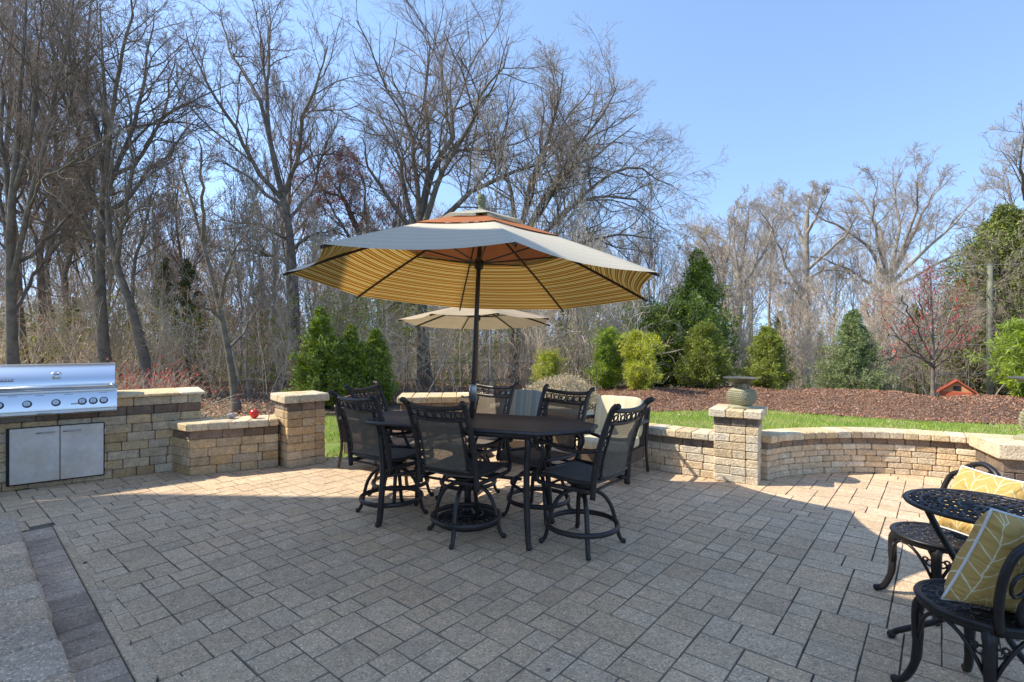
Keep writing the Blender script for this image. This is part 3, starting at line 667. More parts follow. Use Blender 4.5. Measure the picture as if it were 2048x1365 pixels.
def umbrella(name, label, base, hub, rim_c, Rr, tilt, ph, rise, fin, mats, double=True, nring=26, sag=.03):
    """base, hub in world coords; canopy is an octagon of radius Rr round rim_c on a tilted plane"""
    T = thing(name, label, 'umbrella', base); B = Vector(base)
    nrm = Vector((-tilt[0], -tilt[1], 1)).normalized(); rc = Vector(rim_c)-B
    def rim(a, rad): x, y = rad*math.cos(a), rad*math.sin(a); return Vector((x, y, tilt[0]*x+tilt[1]*y))
    def prof(t): return rise*((1-t)**1.0*.86+.14*(1-t*t))     # height over the rim plane at radius fraction t
    def P(a, t, lift=0):   # point of the canopy; between ribs the cloth is a chord and sags a little
        k = (a-ph)/(math.pi/4); i = math.floor(k); f = k-i; a0, a1 = ph+i*math.pi/4, ph+(i+1)*math.pi/4
        q = rim(a0, Rr*t)*(1-f)+rim(a1, Rr*t)*f; q2 = q*(1-.055*4*f*(1-f)*max(0, (t-.55)/.45)**2)
        return rc+q2+nrm*(prof(t)+lift-sag*4*f*(1-f)*t*.7)
    def surf(nm, t0, t1, nr, m, lift=0, par=T):
        V = []; F = []; rad = []; na = 64
        for j in range(nr+1):
            t = t0+(t1-t0)*j/nr
            for i in range(na): V.append(P(ph+2*math.pi*i/na, max(t, 1e-4), lift)); rad.append(t)
        for j in range(nr):
            for i in range(na): F.append((j*na+i, (j+1)*na+i, (j+1)*na+(i+1) % na, j*na+(i+1) % na))
        o = MB().add(V, F).build(nm, m, par, True)
        at = o.data.attributes.new('rad', 'FLOAT', 'POINT'); at.data.foreach_set('value', rad); return o
    if double:
        surf('canopy', .46, 1.0, 22, mats[0]); surf('canopy_band', .20, .49, 8, mats[1], .012); surf('vent_cap', .015, .27, 6, mats[2], .045)
    else: surf('canopy', .02, 1.0, 20, mats[0])
    H = Vector(hub)-B
    for k in range(8):
        a = ph+k*math.pi/4; n = 12; pts = [P(a, .03+(1.0-.03)*i/n, -.018) for i in range(n+1)]; pts[-1] += (pts[-1]-pts[-2])*.1
        rb = MB().tube(pts, .0095, 5, flat=1.3, up=(0, 0, 1)).build('rib', m_pole, T)
        MB().tube([H+Vector((math.cos(a)*.03, math.sin(a)*.03, 0)), P(a, .47, -.035)], .007, 5).build('strut', m_pole, rb)
    top = rc+nrm*(rise+.03)
    MB().tube([(0, 0, 0), H*.5, H, top], [.0215, .0215, .019, .019] if double else [.018]*4, 10).build('pole', m_pole if double else m_wood, T, True)
    MB().lathe([(.02, -.06), (.036, -.05), (.042, -.02), (.042, .015), (.03, .03), (.022, .05)], 14, H).build('hub', m_pole, T, True)
    if fin: MB().lathe([(.052, -.03), (.045, .0), (.027, .02), (.03, .035), (.022, .045), (.034, .055), (.040, .085), (.030, .092), (.036, .1), (.035, .125), (.026, .14), (0.0, .142)], 14, top).build('finial', m_fin, T, 'auto')
    return T
um = umbrella('market_umbrella', 'large octagonal umbrella with mustard stripes and a rust band over the dining table', (-.385, 4.45, .06), (-.285, 4.40, 2.23), (-.29, 4.39, 2.03), 1.55, (-.039, -.063), .201, .63, True, (m_str, m_rust, m_cream))
b = MB(); b.tube([(.0, 0, .0), (.0, 0, .35)], .03, 12); b.build('base_collar', m_iron, um, True)
b = MB(); Bp = Vector((-.385, 4.45, .06)); hb = Vector((-.285, 4.40, 2.23))-Bp; cp_ = hb*((1.09-.06)/2.17)
b.lathe([(.022, -.05), (.036, -.04), (.036, .07), (.03, .09), (.022, .1)], 12, cp_); b.tube([cp_+Vector((-.03, -.02, -.01)), cp_+Vector((-.07, -.05, -.01)), cp_+Vector((-.095, -.05, .0))], .009, 6); b.build('crank', mat('crank_metal', (.4, .4, .38), .4, metal=.8), um, True)
# cast base of the umbrella with pierced rim
ub = thing('umbrella_base', 'round pierced cast iron umbrella base on the pavers under the table', 'umbrella base', (-.385, 4.45, 0))
b = MB(); b.tube([(.265*math.cos(R(i*10)), .265*math.sin(R(i*10)), .018) for i in range(36)], .02, 8, closed=True, flat=.8)
b.tube([(.13*math.cos(R(i*15)), .13*math.sin(R(i*15)), .058) for i in range(24)], .014, 6, closed=True)
for i in range(24):
    a = R(i*15); c, s = math.cos(a), math.sin(a); b.tube([(.26*c, .26*s, .022), (.2*c-.02*s, .2*s+.02*c, .05), (.12*c, .12*s, .062)], .010, 5)
b.lathe([(.12, .055), (.06, .075), (.035, .11), (.035, .16)], 18); b.build('base_plate', m_black, ub, True)
MB().lathe([(.027, .1), (.027, .33), (.033, .335), (.033, .35), (.023, .36)], 14).build('sleeve', m_black, ub, True)
um2 = umbrella('patio_umbrella', 'small plain tan umbrella behind the large striped one', (-.50, 7.0, 0), (-.47, 7.0, 1.90), (-.475, 7.03, 1.83), 1.06, (.0, -.065), .30, .27, False, (m_tan,), False)
b = MB(); b.lathe([(.24, 0), (.24, .03), (.2, .05), (.06, .08), (.03, .2), (.022, .3)], 20); b.build('base', m_black, um2, 'auto')

# ---------------------------------------------------------------- deep seating behind the dining set
m_wick = mat('wicker', (.17, .12, .08), .8, col2=(.09, .065, .045), sc=90, bump=1, bsc=160, bd=.006)
def cloth_stripes(name, cols, sc, ax=0):
    m = bpy.data.materials.new(name); m.use_nodes = True; n = m.node_tree; L = n.links.new; p = n.nodes['Principled BSDF']; p.inputs['Roughness'].default_value = .9
    tc = n.nodes.new('ShaderNodeTexCoord'); s = n.nodes.new('ShaderNodeSeparateXYZ'); L(tc.outputs['Object'], s.inputs[0])
    mu = n.nodes.new('ShaderNodeMath'); mu.operation = 'MULTIPLY'; mu.inputs[1].default_value = sc; fr = n.nodes.new('ShaderNodeMath'); fr.operation = 'FRACT'
    L(s.outputs[ax], mu.inputs[0]); L(mu.outputs[0], fr.inputs[0]); r = n.nodes.new('ShaderNodeValToRGB'); e = r.color_ramp.elements
    e[0].position = 0; e[0].color = (*cols[0][1], 1); e[1].position = cols[1][0]; e[1].color = (*cols[1][1], 1)
    for q, c in cols[2:]: k = e.new(q); k.color = (*c, 1)
    L(fr.outputs[0], r.inputs[0]); L(r.outputs[0], p.inputs['Base Color']); return m
m_bl = cloth_stripes('blue_striped_cushion', [(0, (.22, .27, .28)), (.3, (.2, .25, .27)), (.36, (.42, .38, .22)), (.5, (.25, .29, .29)), (.62, (.36, .36, .26)), (.7, (.2, .25, .27)), (.95, (.3, .33, .30))], 4.5)
m_cr = cloth_stripes('cream_cushion', [(0, (.66, .58, .38)), (.4, (.62, .53, .33)), (.5, (.7, .64, .46)), (.9, (.66, .57, .36))], 7)
m_ton = mat('brown_cushion', (.16, .095, .07), .9, col2=(.13, .08, .06), sc=12)
def cushion(x0, x1, y0, y1, z0, z1, puff=.03, n=9, M=None):
    """soft box: a superellipsoid between the bounds, fuller in the middle"""
    V = []; F = []; c = Vector(((x0+x1)/2, (y0+y1)/2, (z0+z1)/2)); h = Vector(((x1-x0)/2, (y1-y0)/2, (z1-z0)/2)); nu, nv = 32, 16
    def se(v, e): return math.copysign(abs(v)**e, v)
    for j in range(nv+1):
        ph_ = -math.pi/2+math.pi*j/nv
        for i in range(nu):
            th = 2*math.pi*i/nu; k = .32
            p = Vector((se(math.cos(ph_), k)*se(math.cos(th), k), se(math.cos(ph_), k)*se(math.sin(th), k), se(math.sin(ph_), k)))
            q = Vector((p.x*h.x, p.y*h.y, p.z*h.z)); V.append(M @ (c+q) if M is not None else c+q)
    for j in range(nv):
        for i in range(nu): F.append((j*nu+i, j*nu+(i+1) % nu, (j+1)*nu+(i+1) % nu, (j+1)*nu+i))
    return MB().add(V, F)
def lounge(loc, fd, mb, ms, label, arms=m_iron):
    T = thing('lounge_chair', label, 'lounge chair', (loc[0], loc[1], 0), math.atan2(fd[1], fd[0])-math.pi/2, 'cushioned lounge chairs behind the dining set')
    b = MB(); b.box(-.33, .33, -.3, .32, .2, .33, .01); b.build('seat_base', m_wick, T)
    Mt = Matrix.Translation((0, -.3, .33)) @ Matrix.Rotation(R(16), 4, 'X')
    b = MB(); b.box(-.33, .33, -.03, .0, 0, .46, .01, Mt); b.build('back_frame', m_wick, T)
    cushion(-.31, .31, -.27, .31, .335, .46).build('seat_cushion', ms, T, True)
    cushion(-.3, .3, .005, .13, .06, .56, M=Mt).build('back_cushion', mb, T, True)
    for s in (-1, 1):
        b = MB(); b.tube(bez([(s*.34, -.36, .62), (s*.36, -.15, .63), (s*.37, .12, .61), (s*.36, .26, .55), (s*.35, .28, .45), (s*.35, .25, .25), (s*.35, .29, .02)], 4), .018, 8, flat=1.3)
        b.tube(bez([(s*.34, -.44, .78), (s*.34, -.38, .6), (s*.34, -.32, .3), (s*.34, -.38, .02)], 4), .017, 8); b.build('arm_frame', arms, T, True)
    return T
lounge((.02, 6.75), (-.35, -.94), m_bl, m_cr, 'lounge chair with blue-grey striped back cushion between the far bar chairs')
lounge((1.12, 5.95), (-.55, -.83), m_cr, m_cr, 'lounge chair with cream back cushion by the low garden wall')
lounge((-1.62, 6.35), (.85, -.52), m_ton, m_ton, 'lounge chair with brown seat cushion beyond the left end of the table')
ct = thing('coffee_table', 'low dark round table among the lounge chairs', 'coffee table', (-.5, 6.2, 0))
# ---------------------------------------------------------------- small coffee table
MB().lathe([(0, .40), (.36, .40), (.38, .41), (.38, .43), (.36, .44), (0, .44)], 28).build('tabletop', m_top, ct, 'auto')
for k in range(4):
    a = R(45+90*k); MB().tube(bez([(.3*math.cos(a), .3*math.sin(a), .41), (.24*math.cos(a), .24*math.sin(a), .2), (.32*math.cos(a), .32*math.sin(a), .02)], 5), .017, 6).build('leg', m_iron, ct, True)

# ---------------------------------------------------------------- bistro set at the right
def lattice_disc(b, r, z, rim=.016, bar=.0065, rings=(.34, .62), petals=12, rr_=.0055):
    b.tube([(r*math.cos(2*math.pi*i/48), r*math.sin(2*math.pi*i/48), z) for i in range(48)], rim, 8, closed=True, flat=.75)
    for f in rings: b.tube([(r*f*math.cos(2*math.pi*i/32), r*f*math.sin(2*math.pi*i/32), z) for i in range(32)], bar*1.25, 5, closed=True)
    fs = [0.10]+list(rings)+[1.0]
    for q in range(len(fs)-1):
        r0, r1 = r*fs[q], r*fs[q+1]; n = petals if q < 1 else petals*(1+(q > 1))
        for i in range(n):
            a = 2*math.pi*(i+.5*(q % 2))/n; rm = (r0+r1)/2; w_ = min(math.pi*rm/n*.92, .06)
            c = Vector((rm*math.cos(a), rm*math.sin(a), z)); ur = Vector((math.cos(a), math.sin(a), 0)); ut = Vector((-math.sin(a), math.cos(a), 0)); m_ = 10
            b.tube([c+ur*(r1-r0)/2*math.cos(2*math.pi*k/m_)+ut*w_*math.sin(2*math.pi*k/m_) for k in range(m_)], bar, 5, closed=True)
            if q > 0: b.ball((rm*math.cos(a), rm*math.sin(a), z), w_*.33, 6, sz=.6)
    b.lathe([(0, z-.006), (r*.11, z-.005), (r*.11, z+.005), (0, z+.006)], 10)
bt = thing('bistro_table', 'small round black cast iron table with pierced top at the right edge', 'table', (2.30, 2.50, 0))
b = MB(); lattice_disc(b, .30, .742, rim=.014, rings=(.3, .55, .8), petals=10); b.build('tabletop', m_black, bt, True)
for k in range(3):
    a = R(150+120*k); c, s = math.cos(a), math.sin(a)
    b = MB(); b.tube(bez([(.23*c, .23*s, .735), (.17*c, .17*s, .60), (.085*c, .085*s, .42), (.075*c, .075*s, .30), (.14*c, .14*s, .17), (.27*c, .27*s, .085), (.34*c, .34*s, .045), (.36*c, .36*s, .02)], 4), .0135, 8, flat=1.3)
    b.ball((.362*c, .362*s, .022), .021); b.build('leg', m_black, bt, True)
b = MB(); b.tube([(.08*math.cos(R(20*i)), .08*math.sin(R(20*i)), .36) for i in range(18)], .01, 6, closed=True); b.build('leg_ring', m_black, bt, True)
def bistro_chair(loc, fd, label, zs=.41, lean=16, turn=0):
    T = thing('bistro_chair', label, 'bistro chair', (loc[0], loc[1], 0), math.atan2(fd[1], fd[0])-math.pi/2, 'cast iron bistro chairs')
    b = MB(); lattice_disc(b, .205, zs, rim=.016, rings=(.35, .68), petals=9)
    b.lathe([(.20, zs-.035), (.212, zs-.03), (.212, zs+.0), (.2, zs+.002)], 32)
    b.build('seat', m_black, T, True)
    for k in range(4):
        a = R(45+90*k+turn); c, s = math.cos(a), math.sin(a); P_ = lambda r, z: (r*c, r*s, z)
        b = MB(); b.tube(bez([P_(.185, zs-.02), P_(.205, zs-.08), P_(.205, zs*.5), P_(.215, .12), P_(.25, .04), P_(.285, .018)], 4), [.021]*4+[.019]*4+[.0165]*4+[.0145]*4+[.014]*5, 8, flat=1.5)
        b.ball(P_(.285, .02), .02)
        b.build('leg', m_black, T, True)
        for sgn in (-1, 1):       # lacy brackets that join each leg to the seat ring
            br = MB(); a2 = a+sgn*R(38); n = 7
            arcp = []
            for i in range(n):
                f = i/(n-1); aa = a+sgn*R(4+40*f); rr2 = .205; arcp.append((rr2*math.cos(aa), rr2*math.sin(aa), zs-.17*(1-f)**2.2-.03))
            br.tube(arcp, .0085, 6)
            for (f, rz_) in ((.18, .017), (.42, .012)):
                aa = a+sgn*R(4+40*f*.55); zc = zs-.035-.065*(1-f)-.012; u_ = Vector((-math.sin(aa), math.cos(aa), 0))
                br.tube([Vector((.205*math.cos(aa), .205*math.sin(aa), zc))+u_*rz_*math.cos(R(45*q))+Vector((0, 0, 1))*rz_*math.sin(R(45*q)) for q in range(8)], .0055, 5, closed=True)
            br.build('bracket', m_black, T, True)
    # back: arched hoop and pierced splat
    Mt = Matrix.Translation((0, -.17, zs-.02)) @ Matrix.Rotation(R(lean), 4, 'X')
    b = MB(); b.tube([Mt @ Vector(p) for p in bez([(-.13, -.0, 0), (-.175, 0, .12), (-.19, 0, .25), (-.165, 0, .345), (-.115, 0, .38), (-.075, 0, .425), (0, 0, .455), (.075, 0, .425), (.115, 0, .38), (.165, 0, .345), (.19, 0, .25), (.175, 0, .12), (.13, 0, 0)], 4)], .0155, 8, flat=1.15)
    b.build('back_hoop', m_black, T, True)
    b = MB()
    for s in (-1, 1):
        b.tube([Mt @ Vector(p) for p in bez([(s*.03, 0, 0), (s*.06, 0, .1), (s*.02, 0, .2), (s*.07, 0, .3), (s*.115, 0, .375)], 4)], .0115, 6, flat=1.4)
        b.tube([Mt @ Vector(p) for p in bez([(s*.02, 0, .2), (0, 0, .32), (s*.035, 0, .38), (s*.055, 0, .43)], 4)], .0105, 6)
        b.tube([Mt @ Vector((s*.1+.04*math.cos(R(36*i)), 0, .21+.05*math.sin(R(36*i)))) for i in range(10)], .008, 5, closed=True)
    b.tube([Mt @ Vector((.045*math.cos(R(36*i)), 0, .1+.05*math.sin(R(36*i)))) for i in range(10)], .008, 5, closed=True)
    b.build('back_splat', m_black, T, True)
    return T
bistro_chair((2.50, 3.02), (-.97, -.1), 'black cast iron bistro chair standing in the sun beyond the small round table', .41, 18, turn=0)
bistro_chair((1.98, 2.17), (-.2, .98), 'black cast iron bistro chair nearest the camera, in the bottom right corner', .44, 12)
# yellow pillows with white leaf veins
m_pil = bpy.data.materials.new('yellow_leaf_print'); m_pil.use_nodes = True; n = m_pil.node_tree; L = n.links.new; p = n.nodes['Principled BSDF']; p.inputs['Roughness'].default_value = .85
at = n.nodes.new('ShaderNodeUVMap'); sx_ = n.nodes.new('ShaderNodeSeparateXYZ')
nzz = n.nodes.new('ShaderNodeTexNoise'); nzz.inputs['Scale'].default_value = 3.5; vm = n.nodes.new('ShaderNodeVectorMath'); vm.operation = 'MULTIPLY_ADD'; vm.inputs[1].default_value = (.10, .10, 0)
L(at.outputs[0], nzz.inputs[0]); L(nzz.outputs['Color'], vm.inputs[0]); L(at.outputs[0], vm.inputs[2]); L(vm.outputs[0], sx_.inputs[0])
def mth(op, a, b=None):
    q = n.nodes.new('ShaderNodeMath'); q.operation = op
    for i, v in enumerate((a, b)):
        if v is None: continue
        if isinstance(v, (int, float)): q.inputs[i].default_value = v
        else: L(v, q.inputs[i])
    return q.outputs[0]
u5 = mth('MULTIPLY', sx_.outputs[0], 4.0); fu = mth('ABSOLUTE', mth('SUBTRACT', mth('FRACT', u5), .5))          # 0 on the stem of each leaf column
stem = mth('LESS_THAN', fu, .02)
vv = mth('FRACT', mth('ADD', mth('MULTIPLY', sx_.outputs[1], 6.0), mth('MULTIPLY', fu, -1.9)))
vein = mth('LESS_THAN', mth('ABSOLUTE', mth('SUBTRACT', vv, .5)), .04)
lin = mth('MAXIMUM', stem, vein)
mx = n.nodes.new('ShaderNodeMix'); mx.data_type = 'RGBA'; mx.inputs[6].default_value = (.52, .335, .10, 1); mx.inputs[7].default_value = (.74, .64, .40, 1); L(lin, mx.inputs[0]); L(mx.outputs[2], p.inputs['Base Color'])
nb = n.nodes.new('ShaderNodeTexNoise'); nb.inputs['Scale'].default_value = 5; nb.inputs['Distortion'].default_value = 1.2; bu = n.nodes.new('ShaderNodeBump'); bu.inputs['Strength'].default_value = .5; bu.inputs['Distance'].default_value = .06
L(at.outputs[0], nb.inputs[0]); L(nb.outputs[0], bu.inputs['Height']); L(bu.outputs[0], p.inputs['Normal'])
m_pipe = mat('white_piping', (.72, .70, .68), .8)
def pillow(label, c, wax, uax, size, thick=.075):
    """c centre, wax width direction, uax up direction, both unit and square to each other"""
    wx_, ux_ = Vector(wax).normalized(), Vector(uax); ux_ = (ux_-wx_*ux_.dot(wx_)).normalized(); nx_ = wx_.cross(ux_)
    T = thing('pillow', label, 'pillow', c, 0, 'yellow leaf-print pillows'); N = 18; hw, hh = size[0]/2, size[1]/2
    def pt(i, j, s):
        u, v = i/N*2-1, j/N*2-1
        pin = 1-.055*(1-abs(v)**2)*(abs(u)**3); pin2 = 1-.055*(1-abs(u)**2)*(abs(v)**3)
        t = thick*((1-u**4)*(1-v**4))**.55*(1+.10*math.sin(u*5+v*3)*math.cos(v*4-u))
        return wx_*(u*hw*pin)+ux_*(v*hh*pin2)+nx_*t*s
    me = bpy.data.meshes.new('cover'); V = []; F = []; uv = []
    for s in (1, -1):
        o = len(V)
        for j in range(N+1):
            for i in range(N+1): V.append(pt(i, j, s))
        for j in range(N):
            for i in range(N):
                q = [o+j*(N+1)+i, o+j*(N+1)+i+1, o+(j+1)*(N+1)+i+1, o+(j+1)*(N+1)+i]; F.append(q if s > 0 else q[::-1])
    me.from_pydata(V, [], F); ul = me.uv_layers.new(name='UVMap'); me.polygons.foreach_set('use_smooth', [True]*len(F))
    for lp in me.loops:
        k = lp.vertex_index % ((N+1)**2); ul.data[lp.index].uv = ((k % (N+1))/N*size[0]/.45, (k//(N+1))/N*size[1]/.45)
    me.materials.append(m_pil); o = bpy.data.objects.new('cover', me); C.objects.link(o); o.parent = T
    ed_ = [pt(i, 0, 0) for i in range(N)]+[pt(N, j, 0) for j in range(N)]+[pt(N-i, N, 0) for i in range(N)]+[pt(0, N-j, 0) for j in range(N)]
    MB().tube(ed_, .0055, 6, closed=True).build('piping', m_pipe, T, True); return T
pillow('yellow leaf-print pillow lit by the sun on the farther bistro chair', (2.66, 2.90, .625), (.22, -.97, -.04), (.42, .12, .72), (.37, .40), .07)
pillow('yellow leaf-print pillow in shade on the bistro chair nearest the camera', (2.03, 2.075, .65), (.97, .10, -.22), (.26, -.25, .93), (.43, .43), .085)
# ---------------------------------------------------------------- built-in grill on the counter
def steel(name, col, rough, col2=None, aniso=.6, dirt=False):
    m = mat(name, col, rough, metal=1, col2=col2, sc=3.2, spec=.5, detail=6); n = m.node_tree; L = n.links.new
    tc = n.nodes.new('ShaderNodeTexCoord'); mp = n.nodes.new('ShaderNodeMapping'); mp.inputs['Scale'].default_value = (1.2, 1.2, 190)
    nz = n.nodes.new('ShaderNodeTexNoise'); nz.inputs['Scale'].default_value = 3; L(tc.outputs['Object'], mp.inputs[0]); L(mp.outputs[0], nz.inputs[0])
    b = n.nodes.new('ShaderNodeBump'); b.inputs['Strength'].default_value = .12; b.inputs['Distance'].default_value = .002
    L(nz.outputs[0], b.inputs['Height']); L(b.outputs[0], n.nodes['Principled BSDF'].inputs['Normal']); return m
m_steel = steel('brushed_steel', (.80, .81, .82), .28); m_door = steel('stained_steel_door', (.82, .76, .69), .62, col2=(.72, .62, .5)); m_door.node_tree.nodes['Principled BSDF'].inputs['Metallic'].default_value = .45; mottle(m_door, 2.2, .8, 1.05); mottle(m_door, 22, .9, 1.03)
m_dark = mat('grill_dark', (.02, .02, .022), .5); m_knob = steel('knob_steel', (.45, .45, .46), .25)
gx0, gx1 = -.28, .955                      # along the counter front
G = thing('gas_grill', 'stainless steel built-in gas grill with knobs on the stone counter', 'grill', (cA.x, cA.y, 0), math.atan2(.6, .8))
def loft(b, sec, x0, x1, ch=.0, cap=True):
    """section in (y, z), extruded along x"""
    k = len(sec); V = [(x0, y, z) for y, z in sec]+[(x1, y, z) for y, z in sec]; F = [(i, (i+1) % k, k+(i+1) % k, k+i) for i in range(k)]
    if cap: F += [tuple(reversed(range(k))), tuple(range(k, 2*k))]
    return b.add(V, F)
lid = MB(); sec = [(-.035, 1.035), (-.045, 1.06)]+[(y, z) for y, z in ((-.05, 1.10), (-.035, 1.15), (.0, 1.20), (.06, 1.245), (.13, 1.28), (.21, 1.30), (.48, 1.305), (.56, 1.25), (.58, 1.035))]
loft(lid, sec, gx0, gx1-.02).build('lid', m_steel, G, 'auto')
b = MB(); loft(b, [(-.062, 1.012), (-.062, 1.032), (.6, 1.032), (.6, 1.012)], gx0, gx1).build('rim', m_steel, G)
b = MB(); loft(b, [(-.06, 1.010), (-.075, .99), (-.105, .845), (-.105, .825), (.0, .825), (.0, 1.010)], gx0, gx1).build('control_panel', m_steel, G, 'auto')
b = MB(); loft(b, [(-.108, .822), (-.108, .795), (-.07, .775), (.0, .775), (.0, .822)], gx0, gx1+.0).build('drip_rail', m_steel, G)
b = MB(); b.tube([(gx0, -.10, 1.072), (gx1-.05, -.10, 1.072)], .0125, 10); b.tube([(gx1-.09, -.10, 1.072), (gx1-.09, -.045, 1.07)], .012, 8); b.ball((gx1-.045, -.10, 1.072), .018); b.build('lid_handle', m_steel, G, True)
b = MB(); b.tube([(.30, -.135, .80), (.62, -.135, .80)], .007, 8); b.tube([(.30, -.135, .80), (.29, -.10, .80)], .007, 6); b.tube([(.62, -.135, .80), (.63, -.10, .80)], .007, 6); b.build('tray_handle', m_steel, G, True)
th = math.atan2(.03, .145)
for kx in (.005, .215, .44, .655, .748, .838):
    Mk = Matrix.Translation((kx, -.092, .905)) @ Matrix.Rotation(R(90)-th, 4, 'X')
    b = MB(); b.lathe([(0, .0), (.038, .0), (.038, .006), (.031, .008), (.0, .008)], 24); b.v = [tuple(Mk @ Vector(p)) for p in b.v]; kb = b.build('knob', m_dark, G, 'auto')
    b = MB(); b.lathe([(.027, .008), (.029, .012), (.029, .03), (.026, .034), (.0, .034)], 24); b.box(-.006, .006, -.026, .026, .034, .044, .002); b.v = [tuple(Mk @ Vector(p)) for p in b.v]; b.build('dial', m_knob, kb, 'auto')
b = MB()
for g0_ in (-.1, .07, .28, .51, .80):
    for q in range(5): b.box(g0_+q*.014, g0_+q*.014+.007, -.0775, -.07, .985, .992, .0005)
b.build('vent_slots', m_dark, G)
b = MB(); b.box(.56, .63, -.103, -.09, .878, .892, .003); b.build('rating_plate', m_knob, G)
# maker's plate on the lid (raised bar with worn unreadable relief) and thermometer
def onlid(x, z0_, y0_): return Matrix.Translation((x, y0_, z0_)) @ Matrix.Rotation(R(-38), 4, 'X')
b = MB(); Ml = onlid(.03, 1.158, -.034); b.box(-.12, .075, -.006, .002, -.016, .016, .003, Ml); pl = b.build('name_plate', m_knob, G)
b = MB(); rs5 = random.Random(5)
for q in range(9): b.box(-.1+q*.018, -.1+q*.018+rs5.uniform(.008, .014), -.009, -.006, -.006, .006, .001, Ml)
b.build('plate_relief', m_steel, pl)
Ml = onlid(.44, 1.185, -.012)
b = MB(); b.box(-.038, .038, -.03, .0, -.035, .01, .01, Ml); b.tube([Ml @ Vector((.036*math.cos(R(15*i)), -.028, .004+.03*math.sin(R(15*i)))) for i in range(13)], .008, 6); th_ = b.build('thermometer', m_steel, G, 'auto')
b = MB(); b.box(-.02, .02, -.034, -.028, -.006, .012, .004, Ml); b.build('thermometer_face', mat('dial_face', (.25, .26, .27), .4), th_)
# double door in the counter face
D = thing('access_doors', 'pair of stained steel doors set into the stone counter under the grill', 'cabinet doors', (cA.x, cA.y, 0), math.atan2(.6, .8))
dx0, dx1, dxm = .075, .835, .468
b = MB(); b.box(dx0-.03, dx1+.008, -.022, .03, .055, .655, .004); b.build('frame', m_dark, D)
for (a0_, a1_, hx) in ((dx0, dxm-.003, (.285, .425)), (dxm+.003, dx1, (.50, .64))):
    b = MB(); b.box(a0_, a1_, -.052, -.024, .072, .648, .005); dd = b.build('door', m_door, D)
    b = MB(); b.tube([(hx[0], -.075, .592), (hx[1], -.075, .592)], .0065, 8); 
    for hh_ in hx: b.tube([(hh_, -.075, .592), (hh_, -.05, .592)], .006, 6)
    b.build('handle', m_knob, dd, True)
b = MB()
for z in (.14, .52): b.tube([(dx1+.014, -.03, z), (dx1+.014, -.03, z+.06)], .006, 6)
b.build('hinge', m_steel, D)
# ---------------------------------------------------------------- ball and stone on the seat wall
m_red = mat('red_gazing_ball', (.62, .03, .02), .15, spec=.6)
bl = MB().lathe([(max(1e-5, .056*math.sin(math.pi*i/20)), .056-.056*math.cos(math.pi*i/20)) for i in range(21)], 32).build('ball', m_red, None, True); bl.location = (-3.20, 6.36, .6065)
tag(bl, 'shiny red ball resting on the seat wall left of the pillar', 'ball')
st = MB(); st.lathe([(max(1e-5, (.045+.012*math.sin(i*2.1))*math.sin(math.pi*i/10)), .035-.035*math.cos(math.pi*i/10)) for i in range(11)], 9); st.v = [(x*1.1+.008*math.sin(z*90), y+.007*math.cos(x*140), z) for x, y, z in st.v]
st = st.build('stone', mat('white_stone', (.55, .53, .52), .9, col2=(.3, .27, .27), sc=30, bump=1), None, True); st.location = (-3.47, 6.33, .606)
tag(st, 'small whitish stone lying on the seat wall beside the red ball', 'stone')
# ---------------------------------------------------------------- urns
m_urn = mat('green_cast_urn', (.30, .285, .18), .6, col2=(.36, .34, .22), sc=20, bump=.2, bsc=60)
nn_ = m_urn.node_tree
tc = nn_.nodes.new('ShaderNodeTexCoord'); m_bowl = mat('bronze_bowl', (.10, .09, .07), .5, metal=.3, col2=(.14, .125, .09), sc=12)
def urn(label, loc, rz, s=1.0, tall=0):
    T = thing('urn', label, 'urn', loc, rz, 'urns on the stone pillars'); T.scale = (s, s, s)
    MB().lathe([(0, 0), (.138, 0), (.138, .016), (.125, .024), (.105, .036), (0, .038)], 48, sq=2.5, rot=R(45)).build('plinth', m_urn, T, 'auto')
    prof = [(.088, .03), (.112, .055), (.127, .09), (.131, .13), (.124, .17), (.104, .205), (.078, .222)]
    bd = MB().lathe(prof, 64, sq=2.0, rot=R(0)).build('body', m_urn, T, True)
    w_ = MB()                       # basket weave: raised slanting beads round the belly
    def rad(z):
        return float(np.interp(z, [q[1] for q in prof], [q[0] for q in prof]))
    for row in range(8):
        z = .048+row*.0205; K = 44
        for i in range(K):
            an = 2*math.pi*(i+.5*(row % 2))/K
            def pp(da, dz):
                A_ = an+da; q = 1/((abs(math.cos(A_))**4+abs(math.sin(A_))**4)**.25); r_ = (rad(z+dz)+.0025)*q; return (r_*math.cos(A_), r_*math.sin(A_), z+dz)
            w_.tube([pp(-.055, -.007), pp(0, .0), pp(.055, .007)], [.002, .0065, .002], 4)
    w_.build('weave', m_urn, bd, True)
    h0 = .215
    MB().lathe([(.085, h0), (.04, h0+.01), (.03, h0+.03), (.045, h0+.05+tall), (.05, h0+.055+tall)], 24).build('neck', m_urn, T, True)
    for k in range(4): 
        a = R(45+90*k); MB().tube([(.07*math.cos(a), .07*math.sin(a), h0), (.078*math.cos(a), .078*math.sin(a), h0+.03), (.06*math.cos(a), .06*math.sin(a), h0+.06+tall)], .010, 6).build('bracket', m_urn, T, True)
    MB().lathe([(.04, h0+.055+tall), (.07, h0+.06+tall), (.115, h0+.085+tall), (.155, h0+.11+tall), (.196, h0+.118+tall), (.198, h0+.124+tall), (.15, h0+.118+tall), (.09, h0+.09+tall), (0, h0+.08+tall)], 40).build('bowl', m_bowl, T, 'auto')
    return T
urn('green basket-weave urn with a shallow bowl on the right-hand stone pillar', (2.60, 5.80, .812), R(-60))
u2 = urn('tall urn with wide shallow bowl on the thick capped pier at the right edge', (5.37, 5.12, .556), R(-40), 1.55, .07)
